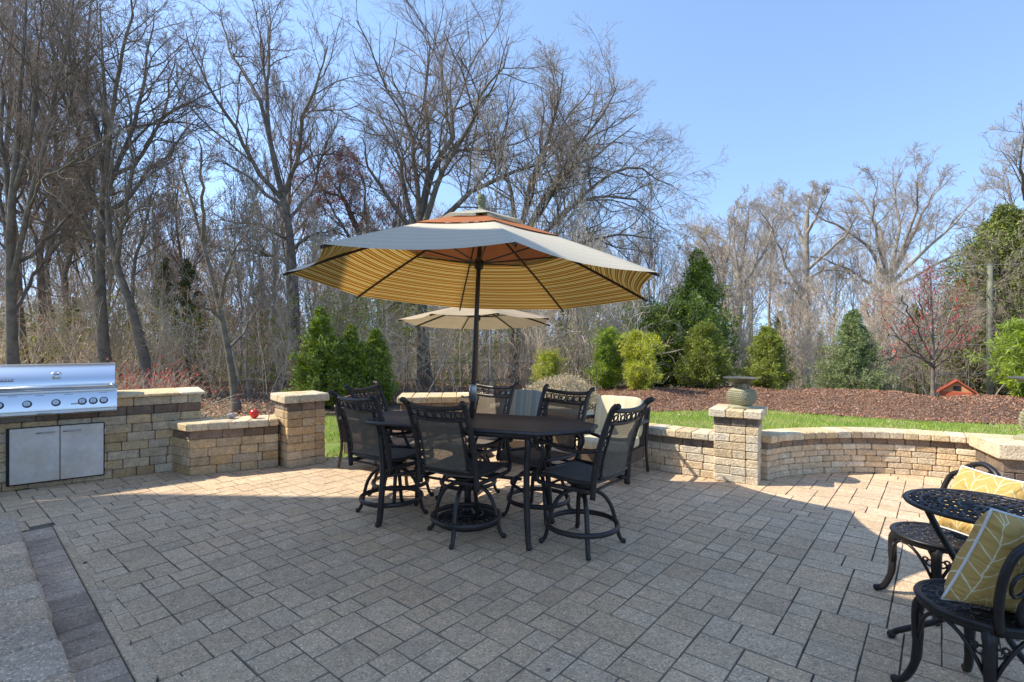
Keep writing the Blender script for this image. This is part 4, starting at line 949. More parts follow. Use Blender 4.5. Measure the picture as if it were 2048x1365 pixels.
# a small broken stone pile in the recess below the thick cap
for i, (x, y, s_, lb) in enumerate([(4.80, 4.80, .17, 'largest loose rough stone in the recess below the thick pier cap'), (4.98, 4.73, .13, 'middle loose rough stone at the foot of the right pier'), (5.14, 4.64, .10, 'smallest loose rough stone at the foot of the right pier, nearest the edge')]):
    rk = MB(); rk.jit = s_*.16; rk.box(-s_*.6, s_*.6, -s_*.4, s_*.4, 0.02, s_*1.1, s_*.22); o = rk.build('rock', m_brown); o.location = (x, y, 0); o.rotation_euler = (0, 0, i*1.1-.4)
    tag(o, lb, 'stone', 'loose stones by the right pier')

# ---------------------------------------------------------------- utility pole, wires, shed, wire fence
up = thing('utility_pole', 'weathered grey-green wooden utility pole beyond the mulch berm', 'utility pole', (Wp(1979, 700, 23)[0], 23, -1.6))
m_up = mat('weathered_pole', (.22, .22, .16), .9, col2=(.14, .15, .10), sc=3, bump=.6); m_wire = mat('wire', (.35, .35, .35), .5)
MB().tube([(0, 0, 0), (0, 0, 3), (.02, 0, 6.6)], [.12, .11, .10], 12).build('pole', m_up, up, True)
MB().tube([(-.3, 0, 6.2), (.3, 0, 6.2)], .03, 6).build('crossarm', m_up, up)
wr = [((1990, 533), (1700, 580), (1330, 612), (1000, 640)), ((1985, 528), (1700, 560), (1400, 590), (1100, 625)), ((2100, 525), (2040, 528), (1985, 530), (1980, 533)),
      ((1990, 715), (1700, 714), (1400, 711), (1240, 705)), ((1990, 690), (1800, 688), (1500, 690), (1300, 692)), ((2048, 746), (1900, 748), (1700, 745), (1600, 742))]
for i, q in enumerate(wr):
    pts = bez([Wp(px, y, 23+(.0 if i < 3 else -1.5)) for px, y in q], 6)
    tag(MB().tube(pts, (.007 if i >= 3 else .009), 4).build('overhead_wire', m_wire), ['upper pale overhead wire running left from the utility pole', 'topmost pale overhead wire left of the utility pole', 'short overhead wire right of the utility pole top', 'bright low overhead wire behind the spruces at mid height', 'thin overhead wire just above the lowest bright one', 'lowest thin overhead wire near the red shed roof'][i], 'wire', 'overhead wires')
shx, shy = Wp(1913, 780, 20.5)[0], 20.5
sh = thing('shed', 'small red and orange playhouse shed in the wood behind the berm', 'shed', (shx, shy, -1.28), R(-39)); sh.scale = (.5, .5, .5)
m_sr = mat('red_boards', (.48, .10, .05), .8, col2=(.40, .09, .05), sc=4); m_sw = mat('orange_boards', (.58, .28, .12), .8, col2=(.5, .25, .12), sc=4)
wd2 = .98
b = MB(); b.add([(-wd2, -.9, 0), (wd2, -.9, 0), (wd2, -.9, 1.75), (0, -.9, 2.55), (-wd2, -.9, 1.75), (-wd2, .9, 0), (wd2, .9, 0), (wd2, .9, 1.75), (0, .9, 2.55), (-wd2, .9, 1.75)],
  [(0, 1, 2, 3, 4), (9, 8, 7, 6, 5), (1, 6, 7, 2), (0, 4, 9, 5)]).build('wall', m_sw, sh)
b = MB(); b.box(-wd2-.02, wd2+.02, -.93, -.905, .0, .0+1.35, .01); b.box(-wd2-.02, wd2+.02, -.93, -.905, 1.42, 1.74, .01); b.build('boards', m_sr, sh)
b = MB()
for s in (-1, 1): b.add([(0, -1.15, 2.62), (s*1.25, -1.15, 1.62), (s*1.25, 1.1, 1.62), (0, 1.1, 2.62), (0, -1.15, 2.70), (s*1.25, -1.15, 1.70), (s*1.25, 1.1, 1.70), (0, 1.1, 2.70)], [(0, 1, 2, 3), (7, 6, 5, 4), (0, 4, 5, 1), (1, 5, 6, 2), (2, 6, 7, 3)])
b.build('roof', m_sr, sh)
b = MB(); b.box(-.22, .22, -.95, -.93, 1.85, 2.2, .01); b.build('window', m_dark, sh)
# slender wire fence behind the pier
fn = thing('wire_fence', 'thin dark wire fence crossing the wood behind the big oak trunk', 'fence', (-2.3, 14.2, 0)); m_fn = mat('fence_metal', (.10, .10, .10), .6)
for i in range(8):
    MB().tube([(i*.75-.6, 0, 0), (i*.75-.6, 0, 1.02)], .012, 5).build('post', m_fn, fn)
b = MB(); b.tube([(-.6, 0, .98), (4.65, 0, .98)], .008, 4); b.tube([(-.6, 0, .5), (4.65, 0, .5)], .006, 4); b.build('rail', m_fn, fn)
# ---------------------------------------------------------------- trees, vectorised level by level
def unit(v): return v/np.maximum(np.linalg.norm(v, axis=-1, keepdims=True), 1e-9)
def tubes(P, Rd, k):
    """P (B,n,3) polylines, Rd (B,n) radii -> verts, quads"""
    Bn, n, _ = P.shape; T = np.zeros_like(P); T[:, 1:-1] = P[:, 2:]-P[:, :-2]; T[:, 0] = P[:, 1]-P[:, 0]; T[:, -1] = P[:, -1]-P[:, -2]; T = unit(T)
    ref = np.where(np.abs(T[:, :1, 2:3]) < .9, np.array([0, 0, 1.]), np.array([1., 0, 0])); N = unit(np.cross(T, np.broadcast_to(ref, T.shape))); Bt = np.cross(T, N)
    an = 2*np.pi*np.arange(k)/k
    V = P[:, :, None, :]+Rd[:, :, None, None]*(N[:, :, None, :]*np.cos(an)[None, None, :, None]+Bt[:, :, None, :]*np.sin(an)[None, None, :, None])
    idx = np.arange(Bn*n*k).reshape(Bn, n, k); a = idx[:, :-1]; b = np.roll(idx, -1, 2)[:, :-1]; c = np.roll(idx, -1, 2)[:, 1:]; d = idx[:, 1:]
    return V.reshape(-1, 3), np.stack([a, b, c, d], -1).reshape(-1, 4)
def resample(P, n):
    P = np.asarray(P, float); s = np.r_[0, np.cumsum(np.linalg.norm(np.diff(P, axis=0), axis=1))]; t = np.linspace(0, s[-1], n)
    return np.stack([np.interp(t, s, P[:, i]) for i in range(3)], 1)
def sprout(P, Rd, m, t0, t1, ang, lenf, rf, n, wig, up, rng, rend=.3, lmin=0, taperlen=.45, clump=None):
    """children on every polyline of P: m each"""
    Bn, n0, _ = P.shape; L = np.linalg.norm(np.diff(P, axis=1), axis=2).sum(1)
    t = (np.arange(m)[None]+rng.uniform(0, 1, (Bn, m)))/m; t = t0+(t1-t0)*t
    x = t*(n0-1); i = np.minimum(x.astype(int), n0-2); f = (x-i)[..., None]; bi = np.arange(Bn)[:, None]
    S = P[bi, i]*(1-f)+P[bi, i+1]*f; Tn = unit(P[bi, i+1]-P[bi, i]); r0 = (Rd[bi, i]*(1-f[..., 0])+Rd[bi, i+1]*f[..., 0])
    rv = unit(rng.normal(size=S.shape)); pr = unit(rv-Tn*(rv*Tn).sum(-1, keepdims=True))
    a = np.radians(rng.normal(ang, ang*.22, (Bn, m)))[..., None]; D = unit(Tn*np.cos(a)+pr*np.sin(a)+np.array([0, 0, up]))
    ln = np.maximum(L[:, None]*lenf*(1-taperlen*(t-t0)/(1-t0+1e-6))*rng.uniform(.65, 1.25, (Bn, m)), lmin)
    S = S.reshape(-1, 3); D = D.reshape(-1, 3); ln = ln.ravel(); r0 = np.minimum(r0.ravel()*rf, ln*.0125+.001); K = len(S)
    Q = np.zeros((K, n, 3)); Q[:, 0] = S; st = ln/(n-1)
    for j in range(1, n):
        D = unit(D+rng.normal(0, wig, D.shape)+np.array([0, 0, up*.35])); Q[:, j] = Q[:, j-1]+D*st[:, None]
    return Q, r0[:, None]*np.linspace(1, rend, n)[None]
def mbark(name, c1, c2): return mat(name, c1, .95, col2=c2, sc=5, bump=.8, bsc=22, bd=.03, detail=6)
bk_dark = mbark('dark_bark', (0.236, 0.196, 0.155), (0.135, 0.115, 0.095)); bk_mid = mbark('grey_brown_bark', (0.236, 0.203, 0.169), (0.135, 0.115, 0.095)); bk_pale = mbark('pale_oak_bark', (.38, .325, .26), (0.270, 0.230, 0.182))
tw_dark = mat('dark_twigs', (0.311, 0.243, 0.196), .95); tw_mid = mat('brown_twigs', (0.419, 0.338, 0.263), .95); tw_pale = mat('pale_twigs', (0.540, 0.446, 0.338), .95); tw_white = mat('silver_twigs', (.46, .42, .38), .9)
bud_red = mat('red_blossom', (.50, .055, .045), .8, rnd=.4, sat=.3); bud_or = mat('orange_buds', (.42, .16, .06), .8, rnd=.4, sat=.3); bud_yel = mat('yellow_green_buds', (.36, .36, .11), .8, rnd=.35, trans=.3); bud_tan = mat('tan_dry_leaves', (.42, .34, .22), .8, rnd=.3, trans=.3)
leaf_new = mat('young_leaves', (.22, .31, .06), .7, rnd=.45, sat=.3, trans=.35)
def leafdots(P, per, spread, size, rng, asp=.6):
    """small diamond faces scattered along the end halves of polylines P (B,n,3)"""
    Bn, n, _ = P.shape; i = rng.integers(n//2, n, (Bn, per)); c = P[np.arange(Bn)[:, None], i].reshape(-1, 3); c = c+rng.normal(0, spread, c.shape); K = len(c)
    a = unit(rng.normal(size=(K, 3))); b = unit(np.cross(a, rng.normal(size=(K, 3)))); s = rng.uniform(.6, 1.3, (K, 1))*size
    V = np.stack([c-a*s, c-b*s*asp, c+a*s, c+b*s*asp], 1).reshape(-1, 3); return V, np.arange(4*K).reshape(-1, 4)
def bare_tree(name, label, base, trunk, limbs, r, seed, levels=((10, 36, .52), (8, 38, .5), (6, 38, .5), (4, 34, .55)), mats=(bk_dark, tw_dark), buds=None, cat='tree', group=None, up=.07, depth=.9, tend=.35, lr=.62, wig=.12, twr=1.0, fill=None, trf=.2):
    """trunk and limbs are polylines in local metres; finer branches grow from them"""
    rng = np.random.default_rng(seed); T = thing(name, label, cat, base, 0, group)
    tp = resample(trunk, 14); tr = r*(np.linspace(1, tend, 14)); tr[0] *= 1.45; tr[1] *= 1.1
    VV = []; FF = []; o = 0
    def push(P, Rd, k):
        nonlocal o
        V, F = tubes(P, Rd, k); VV.append(V); FF.append(F+o); o += len(V)
    def flush(nm, m, par=T, sm=True):
        nonlocal VV, FF, o
        ob = npmesh(nm, np.concatenate(VV), np.concatenate(FF), m, par, smooth=sm); VV, FF, o = [], [], 0; return ob
    push(tp[None], tr[None], 10); flush('trunk', mats[0])
    LP = []; LR = []
    for q in limbs:
        lp = resample(q[0], 12); lp[1:] += rng.normal(0, .05, (11, 3))*np.linspace(.3, 1, 11)[:, None]; LP.append(lp); LR.append(r*q[1]*.78*np.linspace(1, 0, 12)**.8*.88+.012)
    if LP:
        LP, LR = np.array(LP), np.array(LR)
    if fill:      # extra limbs along the trunk
        Q, Rq = sprout(tp[None], tr[None], fill[0], fill[1], .98, fill[2], fill[3], .55, 12, wig*.8, up*1.4, rng, .2)
        LP, LR = (np.concatenate([LP, Q]), np.concatenate([LR, Rq])) if len(LP) else (Q, Rq)
    push(LP, LR, 7)
    P, Rd = LP, LR; ends = None
    for li, (m, ang, lf) in enumerate(levels):
        n = (8, 6, 5, 4, 3)[li]; Q, Rq = sprout(P, Rd, m, .18 if li == 0 else .12, 1.0, ang, lf, lr, n, wig*1.2, up, rng, .35)
        Rq = np.maximum(Rq, (.0022+.0011*(len(levels)-1-li))*twr)
        if li == 0 and len(limbs): Q2, R2 = sprout(tp[None, 5:], tr[None, 5:], 5, .1, 1, 60, .22, .35, n, wig*1.3, up, rng, .3); Q = np.concatenate([Q, Q2]); Rq = np.concatenate([Rq, R2])
        if li == 2: flush('branches', mats[0])
        push(Q, Rq, 5 if li == 0 else (4 if li == 1 else 3)); P, Rd = Q, Rq
    cr = flush('twigs', mats[1], sm=False)
    if buds:
        V, F = leafdots(P[rng.random(len(P)) < buds[3]] if len(buds) > 3 else P, buds[1], .03, buds[2], rng); npmesh('buds', V, F, buds[0], T, rnd=rng.random(len(F)))
    return T
def trace(name, label, d, tr, limbs, r, seed, **kw):
    """trunk and main limbs read off the photograph at distance d, with a depth sweep (metres) of their own"""
    p0 = Wp(*tr[0], d); gz = float(ground_z(p0[0], p0[1])); b = (p0[0], p0[1], gz-.05)
    rng = np.random.default_rng(seed+99)
    def loc(q, sweep=0.0, b0=0.0):
        n = len(q); return [(w_[0]-b[0], w_[1]-b[1], w_[2]-b[2]) for w_ in [Wp(px, y, d+b0+sweep*i/(n-1)) for i, (px, y) in enumerate(q)]]
    tp = loc(tr); tp[0] = (tp[0][0], 0, 0); tl = []
    for i, q in enumerate(limbs):
        rf = .55
        if isinstance(q[0], (int, float)): rf, q = q[0], q[1]
        tl.append((loc(q, rng.uniform(-1, 1)*d*.14), rf))
    return bare_tree(name, label, b, tp, tl, r, seed, **kw)
LV = ((11, 40, .50), (8, 40, .54), (6, 38, .56), (5, 36, .55))
LR_ = ((11, 42, .38), (8, 42, .5), (6, 40, .55), (6, 38, .55))
trace('bare_tree', 'tall dark bare tree with fanned limbs rising behind the right half of the grill', 15,
  [(216, 800), (204, 640), (200, 520), (204, 430), (212, 330), (213, 240), (205, 120), (200, 10)],
  [(.55, [(201, 500), (165, 440), (120, 360), (75, 290), (20, 230)]), (.5, [(203, 450), (170, 340), (150, 230), (115, 130), (85, 30)]), (.5, [(208, 370), (190, 240), (150, 130), (95, -40)]),
   (.55, [(212, 350), (225, 210), (245, 110), (270, -60)]), (.6, [(210, 390), (262, 270), (290, 150), (310, 20)]), (.5, [(212, 425), (255, 400), (300, 340), (350, 290), (400, 235)]), (.45, [(213, 330), (170, 210), (178, 60), (190, -80)]),
   (.4, [(205, 480), (140, 470), (60, 430), (-20, 420)]), (.45, [(210, 360), (270, 330), (330, 220), (350, 110)])], .165, 1, levels=LV, buds=(bud_or, 1, .012, .25), tend=.1)
trace('bare_tree', 'dark multi-limbed bare tree at the left edge rising above the grill lid', 14,
  [(28, 800), (22, 640), (20, 500), (24, 400), (34, 300), (40, 180), (50, 60), (55, -60)],
  [(.6, [(22, 600), (10, 450), (-15, 320), (-40, 200)]), (.6, [(24, 560), (50, 440), (80, 330), (110, 200), (140, 60), (150, -60)]), (.5, [(22, 540), (75, 500), (130, 440), (175, 380)]), (.5, [(24, 480), (5, 330), (0, 180), (10, 20)]), (.5, [(30, 380), (65, 260), (75, 120), (90, -30)]), (.45, [(22, 640), (60, 560), (110, 500), (150, 470)])], .15, 2, levels=LV, tend=.1)
trace('bare_tree', 'leaning dark trunk crossing behind the counter with the red-berried bush at its foot', 14.5,
  [(302, 800), (286, 700), (258, 600), (232, 530), (217, 460), (213, 400), (222, 330), (240, 250)],
  [(.5, [(232, 530), (250, 430), (262, 330), (255, 240)]), (.4, [(262, 610), (275, 500), (300, 420), (320, 350)]), (.4, [(217, 460), (180, 400), (150, 320)])], .16, 3, levels=LV, tend=.12)
trace('bare_tree', 'slender crooked bare tree standing in the leaf litter left of the stone pillar', 11.6,
  [(474, 828), (460, 720), (440, 620), (418, 530), (400, 470), (385, 410), (365, 350), (352, 290)],
  [(.6, [(440, 620), (452, 550), (470, 500), (500, 450)]), (.6, [(405, 480), (408, 420), (400, 350), (396, 280)]), (.5, [(446, 640), (410, 610), (380, 600)]), (.5, [(392, 430), (360, 380), (320, 340)]), (.4, [(455, 700), (490, 660), (520, 610)])], .085, 4, levels=((7, 42, .42), (6, 42, .48), (5, 42, .5), (3, 38, .55)), tend=.15)
trace('bare_tree', 'tall straight dark bare tree left of the big umbrella with a forked top', 18,
  [(596, 770), (591, 660), (588, 560), (580, 470), (570, 410), (552, 340), (538, 270), (520, 200)],
  [(.5, [(522, 205), (490, 150), (460, 100), (440, 30)]), (.5, [(538, 270), (535, 180), (540, 90), (535, 0)]), (.6, [(565, 400), (515, 345), (480, 270), (450, 220), (405, 150), (372, 60)]), (.6, [(566, 400), (592, 320), (606, 230), (640, 150), (655, 90)]),
   (.45, [(570, 415), (530, 390), (480, 340), (430, 320)]), (.5, [(582, 535), (560, 515), (500, 505), (430, 500)]), (.45, [(580, 480), (520, 450), (430, 440)]), (.45, [(584, 500), (620, 470), (680, 460)]), (.4, [(578, 440), (620, 390), (650, 300), (680, 230)])], .185, 5, levels=LV, tend=.35)
trace('bare_tree', 'biggest bare oak behind the umbrella with thick twisting limbs and a round crown', 18.5,
  [(850, 800), (846, 690), (842, 600), (838, 520), (835, 460)],
  [(.6, [(834, 470), (812, 400), (803, 340), (790, 280), (755, 220)]), (.7, [(838, 480), (850, 400), (870, 330), (905, 275), (902, 210), (880, 130), (900, 50)]), (.65, [(842, 480), (880, 350), (915, 290), (952, 235), (958, 180), (1000, 140), (1020, 90)]),
   (.6, [(836, 470), (838, 360), (822, 270), (800, 190), (780, 130)]), (.6, [(850, 470), (895, 430), (945, 380), (1006, 359), (1088, 324), (1130, 270)]), (.5, [(834, 480), (780, 400), (740, 350), (720, 270)]), (.5, [(838, 440), (860, 330), (850, 220), (860, 90), (850, 30)]), (.5, [(842, 610), (810, 600), (780, 610), (760, 640)]), (.45, [(836, 520), (780, 470), (730, 450)])], .255, 6,
  levels=((13, 44, .48), (9, 42, .54), (6, 40, .56), (4, 38, .55)), tend=.75, mats=(bk_dark, tw_dark), buds=(bud_tan, 1, .012, .2))
trace('bare_tree', 'broad drooping bare tree right of the umbrella top with pale curled leaves', 20,
  [(1024, 800), (1030, 700), (1035, 620), (1034, 540), (1036, 470)],
  [(.6, [(1036, 480), (1022, 380), (1000, 300), (965, 240), (950, 190)]), (.65, [(1038, 480), (1060, 370), (1098, 280), (1118, 190), (1130, 140)]), (.65, [(1040, 480), (1100, 380), (1150, 300), (1200, 240), (1240, 160)]), (.6, [(1042, 500), (1120, 440), (1172, 385), (1240, 335), (1300, 340), (1345, 375)]),
   (.55, [(1044, 520), (1130, 420), (1200, 390), (1270, 400), (1320, 440)]), (.5, [(1044, 540), (1150, 490), (1230, 470), (1310, 480)]), (.5, [(1036, 480), (1080, 330), (1140, 230), (1190, 170)]), (.5, [(1040, 490), (1130, 350), (1220, 290), (1270, 250)]), (.45, [(1034, 540), (1000, 440), (950, 400)]), (.5, [(1044, 520), (1110, 500), (1150, 540), (1200, 560)])], .22, 7,
  levels=((13, 46, .48), (9, 42, .54), (6, 40, .56), (4, 38, .55)), tend=.7, mats=(bk_mid, tw_mid), buds=(bud_tan, 1, .02, .45), up=.02)
trace('bare_tree', 'greyish bare oak left of the big oak with red blossom in its lower crown', 22,
  [(768, 790), (766, 690), (760, 600), (745, 540), (725, 480), (700, 430)],
  [(.6, [(745, 540), (700, 480), (665, 420), (640, 370)]), (.6, [(740, 530), (735, 440), (725, 370), (715, 330)]), (.6, [(725, 480), (690, 400), (640, 380), (620, 300)]), (.5, [(755, 580), (790, 500), (800, 430), (790, 380)]), (.5, [(700, 430), (680, 380), (690, 320)])], .2, 8,
  levels=LV, mats=(bk_mid, tw_mid), buds=(bud_red, 2, .04, .25), tend=.5)
trace('bare_tree', 'pale straight-trunked bare oak between the two right-hand spruces', 31,
  [(1610, 800), (1612, 700), (1614, 610), (1613, 540), (1612, 480), (1614, 430)],
  [(.5, [(1612, 500), (1585, 430), (1555, 395), (1545, 380)]), (.5, [(1613, 440), (1618, 400), (1630, 368)]), (.5, [(1615, 540), (1660, 500), (1695, 470), (1720, 420)]), (.5, [(1612, 590), (1570, 530), (1540, 450), (1520, 420)]), (.5, [(1613, 470), (1640, 420), (1655, 385)]), (.4, [(1613, 610), (1580, 570), (1540, 555)]), (.45, [(1614, 560), (1650, 540), (1700, 545)])], .27, 9, levels=LR_, mats=(bk_pale, tw_mid), tend=.5, twr=1.5)
trace('bare_tree', 'widest fan-crowned bare oak on the right, its top the highest of the far row', 34,
  [(1768, 800), (1768, 700), (1770, 620), (1776, 560)],
  [(.55, [(1775, 570), (1740, 495), (1680, 450), (1640, 440), (1600, 400)]), (.55, [(1776, 560), (1760, 460), (1722, 400), (1700, 365)]), (.55, [(1778, 560), (1800, 460), (1790, 380), (1800, 342)]), (.6, [(1780, 560), (1830, 460), (1862, 390), (1890, 350)]), (.55, [(1780, 570), (1850, 500), (1910, 450), (1950, 390)]), (.5, [(1776, 560), (1745, 440), (1755, 360)]), (.5, [(1779, 560), (1835, 420), (1835, 345)]), (.5, [(1780, 580), (1870, 530), (1940, 500), (1975, 470)]), (.5, [(1772, 590), (1700, 540), (1650, 520), (1600, 510)])], .34, 10,
  levels=((12, 44, .36), (8, 42, .5), (6, 40, .55), (6, 38, .55)), mats=(bk_pale, tw_mid), tend=.75, twr=1.6)
trace('bare_tree', 'bare oak left of the pale straight oak, with a narrower rounded crown', 32,
  [(1466, 800), (1472, 700), (1478, 620), (1481, 560)],
  [(.55, [(1480, 570), (1450, 480), (1405, 455), (1370, 445)]), (.55, [(1481, 560), (1490, 470), (1500, 405)]), (.55, [(1483, 580), (1530, 500), (1550, 430), (1570, 410)]), (.5, [(1480, 570), (1465, 470), (1470, 400)]), (.5, [(1478, 600), (1420, 560), (1380, 500)])], .3, 11, levels=LR_, mats=(bk_pale, tw_mid), tend=.7, twr=1.5)
trace('bare_tree', 'pair-stemmed grey bare tree just right of the tall green cypress', 30,
  [(1450, 800), (1452, 720), (1450, 640), (1447, 560), (1440, 500)],
  [(.6, [(1452, 720), (1446, 640), (1440, 570), (1420, 500)]), (.5, [(1448, 600), (1430, 520), (1400, 470)]), (.5, [(1446, 560), (1460, 500), (1455, 430)])], .2, 12, levels=LR_, mats=(bk_pale, tw_pale), twr=1.5)
trace('bare_tree', 'bare tree with crooked dark limbs at the right edge beside the utility pole', 26,
  [(2070, 800), (2068, 680), (2060, 560), (2055, 460), (2050, 380)],
  [(.5, [(2060, 600), (1990, 640), (1930, 690), (1890, 690)]), (.5, [(2058, 520), (2000, 480), (1950, 450), (1900, 460)]), (.5, [(2055, 460), (2020, 400), (2010, 340)]), (.5, [(2062, 560), (2010, 570), (1960, 600)]), (.5, [(2050, 400), (2040, 330), (2045, 250)])], .2, 13, levels=LV, mats=(bk_mid, tw_mid), buds=(bud_yel, 1, .02, .2), twr=1.3, tend=.15)
trace('maple_sapling', 'young silver-barked maple with red blossom at its top, right of the blue spruce', 16,
  [(1866, 800), (1866, 745), (1866, 690), (1864, 630), (1862, 580), (1860, 545)],
  [(.5, [(1866, 735), (1830, 700), (1800, 680), (1775, 665)]), (.5, [(1866, 738), (1895, 715), (1920, 690), (1945, 665)]), (.5, [(1866, 720), (1835, 660), (1815, 620), (1805, 590)]), (.5, [(1866, 715), (1890, 660), (1905, 620), (1915, 590)]), (.45, [(1865, 690), (1850, 630), (1840, 590), (1838, 555)]), (.45, [(1865, 680), (1882, 620), (1890, 575)]), (.4, [(1864, 640), (1855, 590), (1850, 550)]), (.4, [(1866, 730), (1840, 715), (1800, 715), (1770, 720)]), (.4, [(1866, 725), (1895, 690), (1930, 640)])], .058, 14,
  levels=((7, 35, .4), (5, 38, .42), (4, 38, .45)), mats=(bk_mid, tw_white), buds=(bud_red, 4, .024, .4), cat='tree', up=.2, twr=.8)
# ---- background bare trees: four kinds, copied through the wood
def proto_tree(seed, H, r, start, m0, mats, lv, twr=1.6, buds=None, up=.16, lf=.42, ang=42):
    rng = np.random.default_rng(seed); z = np.linspace(0, H, 9); x = np.cumsum(rng.normal(0, H*.012, 9)); y = np.cumsum(rng.normal(0, H*.012, 9)); x -= x[0]; y -= y[0]
    return bare_tree('bare_tree', 'x', (0, 0, 0), np.stack([x, y, z], 1), [], r, seed, levels=lv, mats=mats, buds=buds, fill=(m0, start, ang, lf), tend=.22, twr=twr, up=up)
LB = ((10, 42, .48), (7, 40, .54), (6, 38, .56)); 
protos = [proto_tree(41, 14, .17, .42, 14, (bk_mid, tw_mid), LB), proto_tree(42, 12, .13, .35, 14, (bk_dark, tw_mid), LB, up=.25), proto_tree(43, 15, .2, .5, 13, (bk_pale, tw_pale), LB), proto_tree(44, 10, .1, .3, 13, (bk_mid, tw_pale), LB, buds=(bud_yel, 1, .03, .5)), proto_tree(45, 11, .12, .35, 12, (bk_dark, tw_mid), LB, buds=(bud_or, 2, .03, .4)),
          proto_tree(46, 7, .045, .25, 12, (bk_pale, tw_pale), ((6, 40, .45), (5, 42, .5), (3, 40, .5)), up=.3), proto_tree(47, 4.2, .03, .08, 14, (tw_pale, tw_pale), ((6, 45, .5), (6, 45, .5), (4, 40, .5)), up=.2, lf=.55)]
GL = ['grey-brown bare tree in the depth of the wood', 'dark slender bare tree in the depth of the wood', 'pale-barked bare tree in the depth of the wood', 'bare tree hazed with yellow-green buds in the wood', 'dark tree hazed with orange buds in the wood', 'thin pale sapling standing in the wood', 'tan twiggy leafless bush of the woodland undergrowth']
rs = random.Random(77); used = [False]*7
def put(k, px, d, s, rz=None):
    if 1860 < px < 1990 and d < 26: px -= 170
    p = Wp(px, 700, d); gz = float(ground_z(p[0], d))
    o = copy_tree(protos[k]) if used[k] else protos[k]; used[k] = True
    o.location = (p[0], d, gz-.06); o.scale = (s, s, s); o.rotation_euler = (0, 0, rs.uniform(0, 6.28) if rz is None else rz)
    o['label'] = GL[k]; o['group'] = ['grey-brown trees of the wood', 'dark trees of the wood', 'pale trees of the wood', 'yellow-budding trees of the wood', 'orange-budding trees of the wood', 'pale saplings of the wood', 'leafless bushes of the undergrowth'][k]
    if k == 5: o.name = 'sapling'
    if k == 6: o.name = 'bare_bush'
    return o
# left wood: tall; middle: lower behind the umbrella; right: far row
for i in range(13): put(rs.choice([0, 1, 3, 3, 4, 4]), rs.uniform(-60, 760), rs.uniform(19, 36), rs.uniform(.65, 1.0))
for i in range(4): put(rs.choice([0, 1]), rs.uniform(-60, 160), rs.uniform(17, 26), rs.uniform(.9, 1.2))
for i in range(14): put(rs.choice([0, 2, 3, 1]), rs.uniform(780, 1330), rs.uniform(26, 48), rs.uniform(.45, .7))
for i in range(13): put(rs.choice([2, 2, 0, 3]), rs.uniform(1330, 2120), rs.uniform(36, 60), rs.uniform(.55, .85))
for i in range(46): put(5, rs.uniform(-60, 1250), rs.uniform(15, 30), rs.uniform(.6, 1.15))
for i in range(26): put(5, rs.uniform(1250, 2120), rs.uniform(21, 34), rs.uniform(.8, 1.2))
for i in range(46): put(6, rs.uniform(-60, 1250), rs.uniform(14.5, 28), rs.uniform(.5, 1.0))
for i in range(18): put(6, rs.uniform(1250, 2120), rs.uniform(19, 32), rs.uniform(.7, 1.15))
# ---------------------------------------------------------------- far wood and undergrowth, too many stems to count
def stems(name, label, n, pxr, dr, hr, m, r0=.012, seg=5, wig=.16, lean=.25, kids_=4, seed=1, tw=.5, kk=3, yb=0.0):
    rng = np.random.default_rng(seed); d = rng.uniform(*dr, n); px = rng.uniform(*pxr, n); x = (px-1024)/FPX*d; z = ground_z(x, d)-.1
    h = rng.uniform(*hr, n); D = unit(np.stack([rng.normal(0, lean, n), rng.normal(0, lean, n), np.ones(n)], 1)); P = np.zeros((n, seg, 3)); P[:, 0] = np.stack([x, d, z], 1)
    for j in range(1, seg): D = unit(D+rng.normal(0, wig, D.shape)+np.array([0, 0, .08])); P[:, j] = P[:, j-1]+D*(h/(seg-1))[:, None]
    Rd = (r0*rng.uniform(.6, 1.5, n)*h/np.mean(hr))[:, None]*np.linspace(1, .25, seg)[None]
    V, F = tubes(P, Rd, kk); rn = np.repeat(rng.random(n), (seg-1)*kk); VV, FF, RR, o = [V], [F], [rn], len(V)
    Q, Rq = P, Rd
    for (m_, ang, lf, ns, mn) in kids_:
        Q, Rq = sprout(Q, Rq, m_, .2, 1, ang, lf, .5, ns, wig*1.2, .1, rng, .4); Rq = np.maximum(Rq, mn)
        V, F = tubes(Q, Rq, 3); VV.append(V); FF.append(F+o); o += len(V); RR.append(rng.random(len(F)))
    ob = npmesh(name, np.concatenate(VV), np.concatenate(FF), m, rnd=np.concatenate(RR)); tag(ob, label, name.replace('_', ' '), kind='stuff'); return ob, Q
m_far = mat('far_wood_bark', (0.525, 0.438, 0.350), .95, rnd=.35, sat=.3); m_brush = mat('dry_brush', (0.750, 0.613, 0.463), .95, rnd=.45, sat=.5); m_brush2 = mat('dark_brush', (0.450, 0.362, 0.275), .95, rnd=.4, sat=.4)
stems('far_wood_left', 'mass of bare trees filling the far depth of the left wood', 75, (-80, 1000), (34, 72), (9, 15), m_far, .085, 7, .05, .06, ((11, 35, .36, 6, .02), (7, 38, .5, 4, .014), (4, 38, .5, 3, .012)), 5)
stems('far_wood_right', 'mass of bare trees filling the far depth of the right wood', 75, (900, 2130), (50, 88), (8, 12.5), m_far, .10, 7, .05, .06, ((11, 35, .38, 6, .025), (7, 38, .5, 4, .018), (4, 38, .5, 3, .015)), 6)
stems('undergrowth', 'tangle of tan leafless brush filling the foot of the wood', 2100, (-80, 1300), (15, 40), (1.0, 3.4), m_brush, .008, 5, .2, .35, ((5, 45, .45, 4, .005), (4, 45, .5, 3, .004)), 7)
stems('thicket', 'dark leafless thicket in the shaded depth of the wood', 900, (-80, 1300), (20, 48), (2.2, 5.5), m_brush2, .014, 6, .14, .25, ((6, 42, .42, 4, .007), (4, 42, .5, 3, .006)), 8)
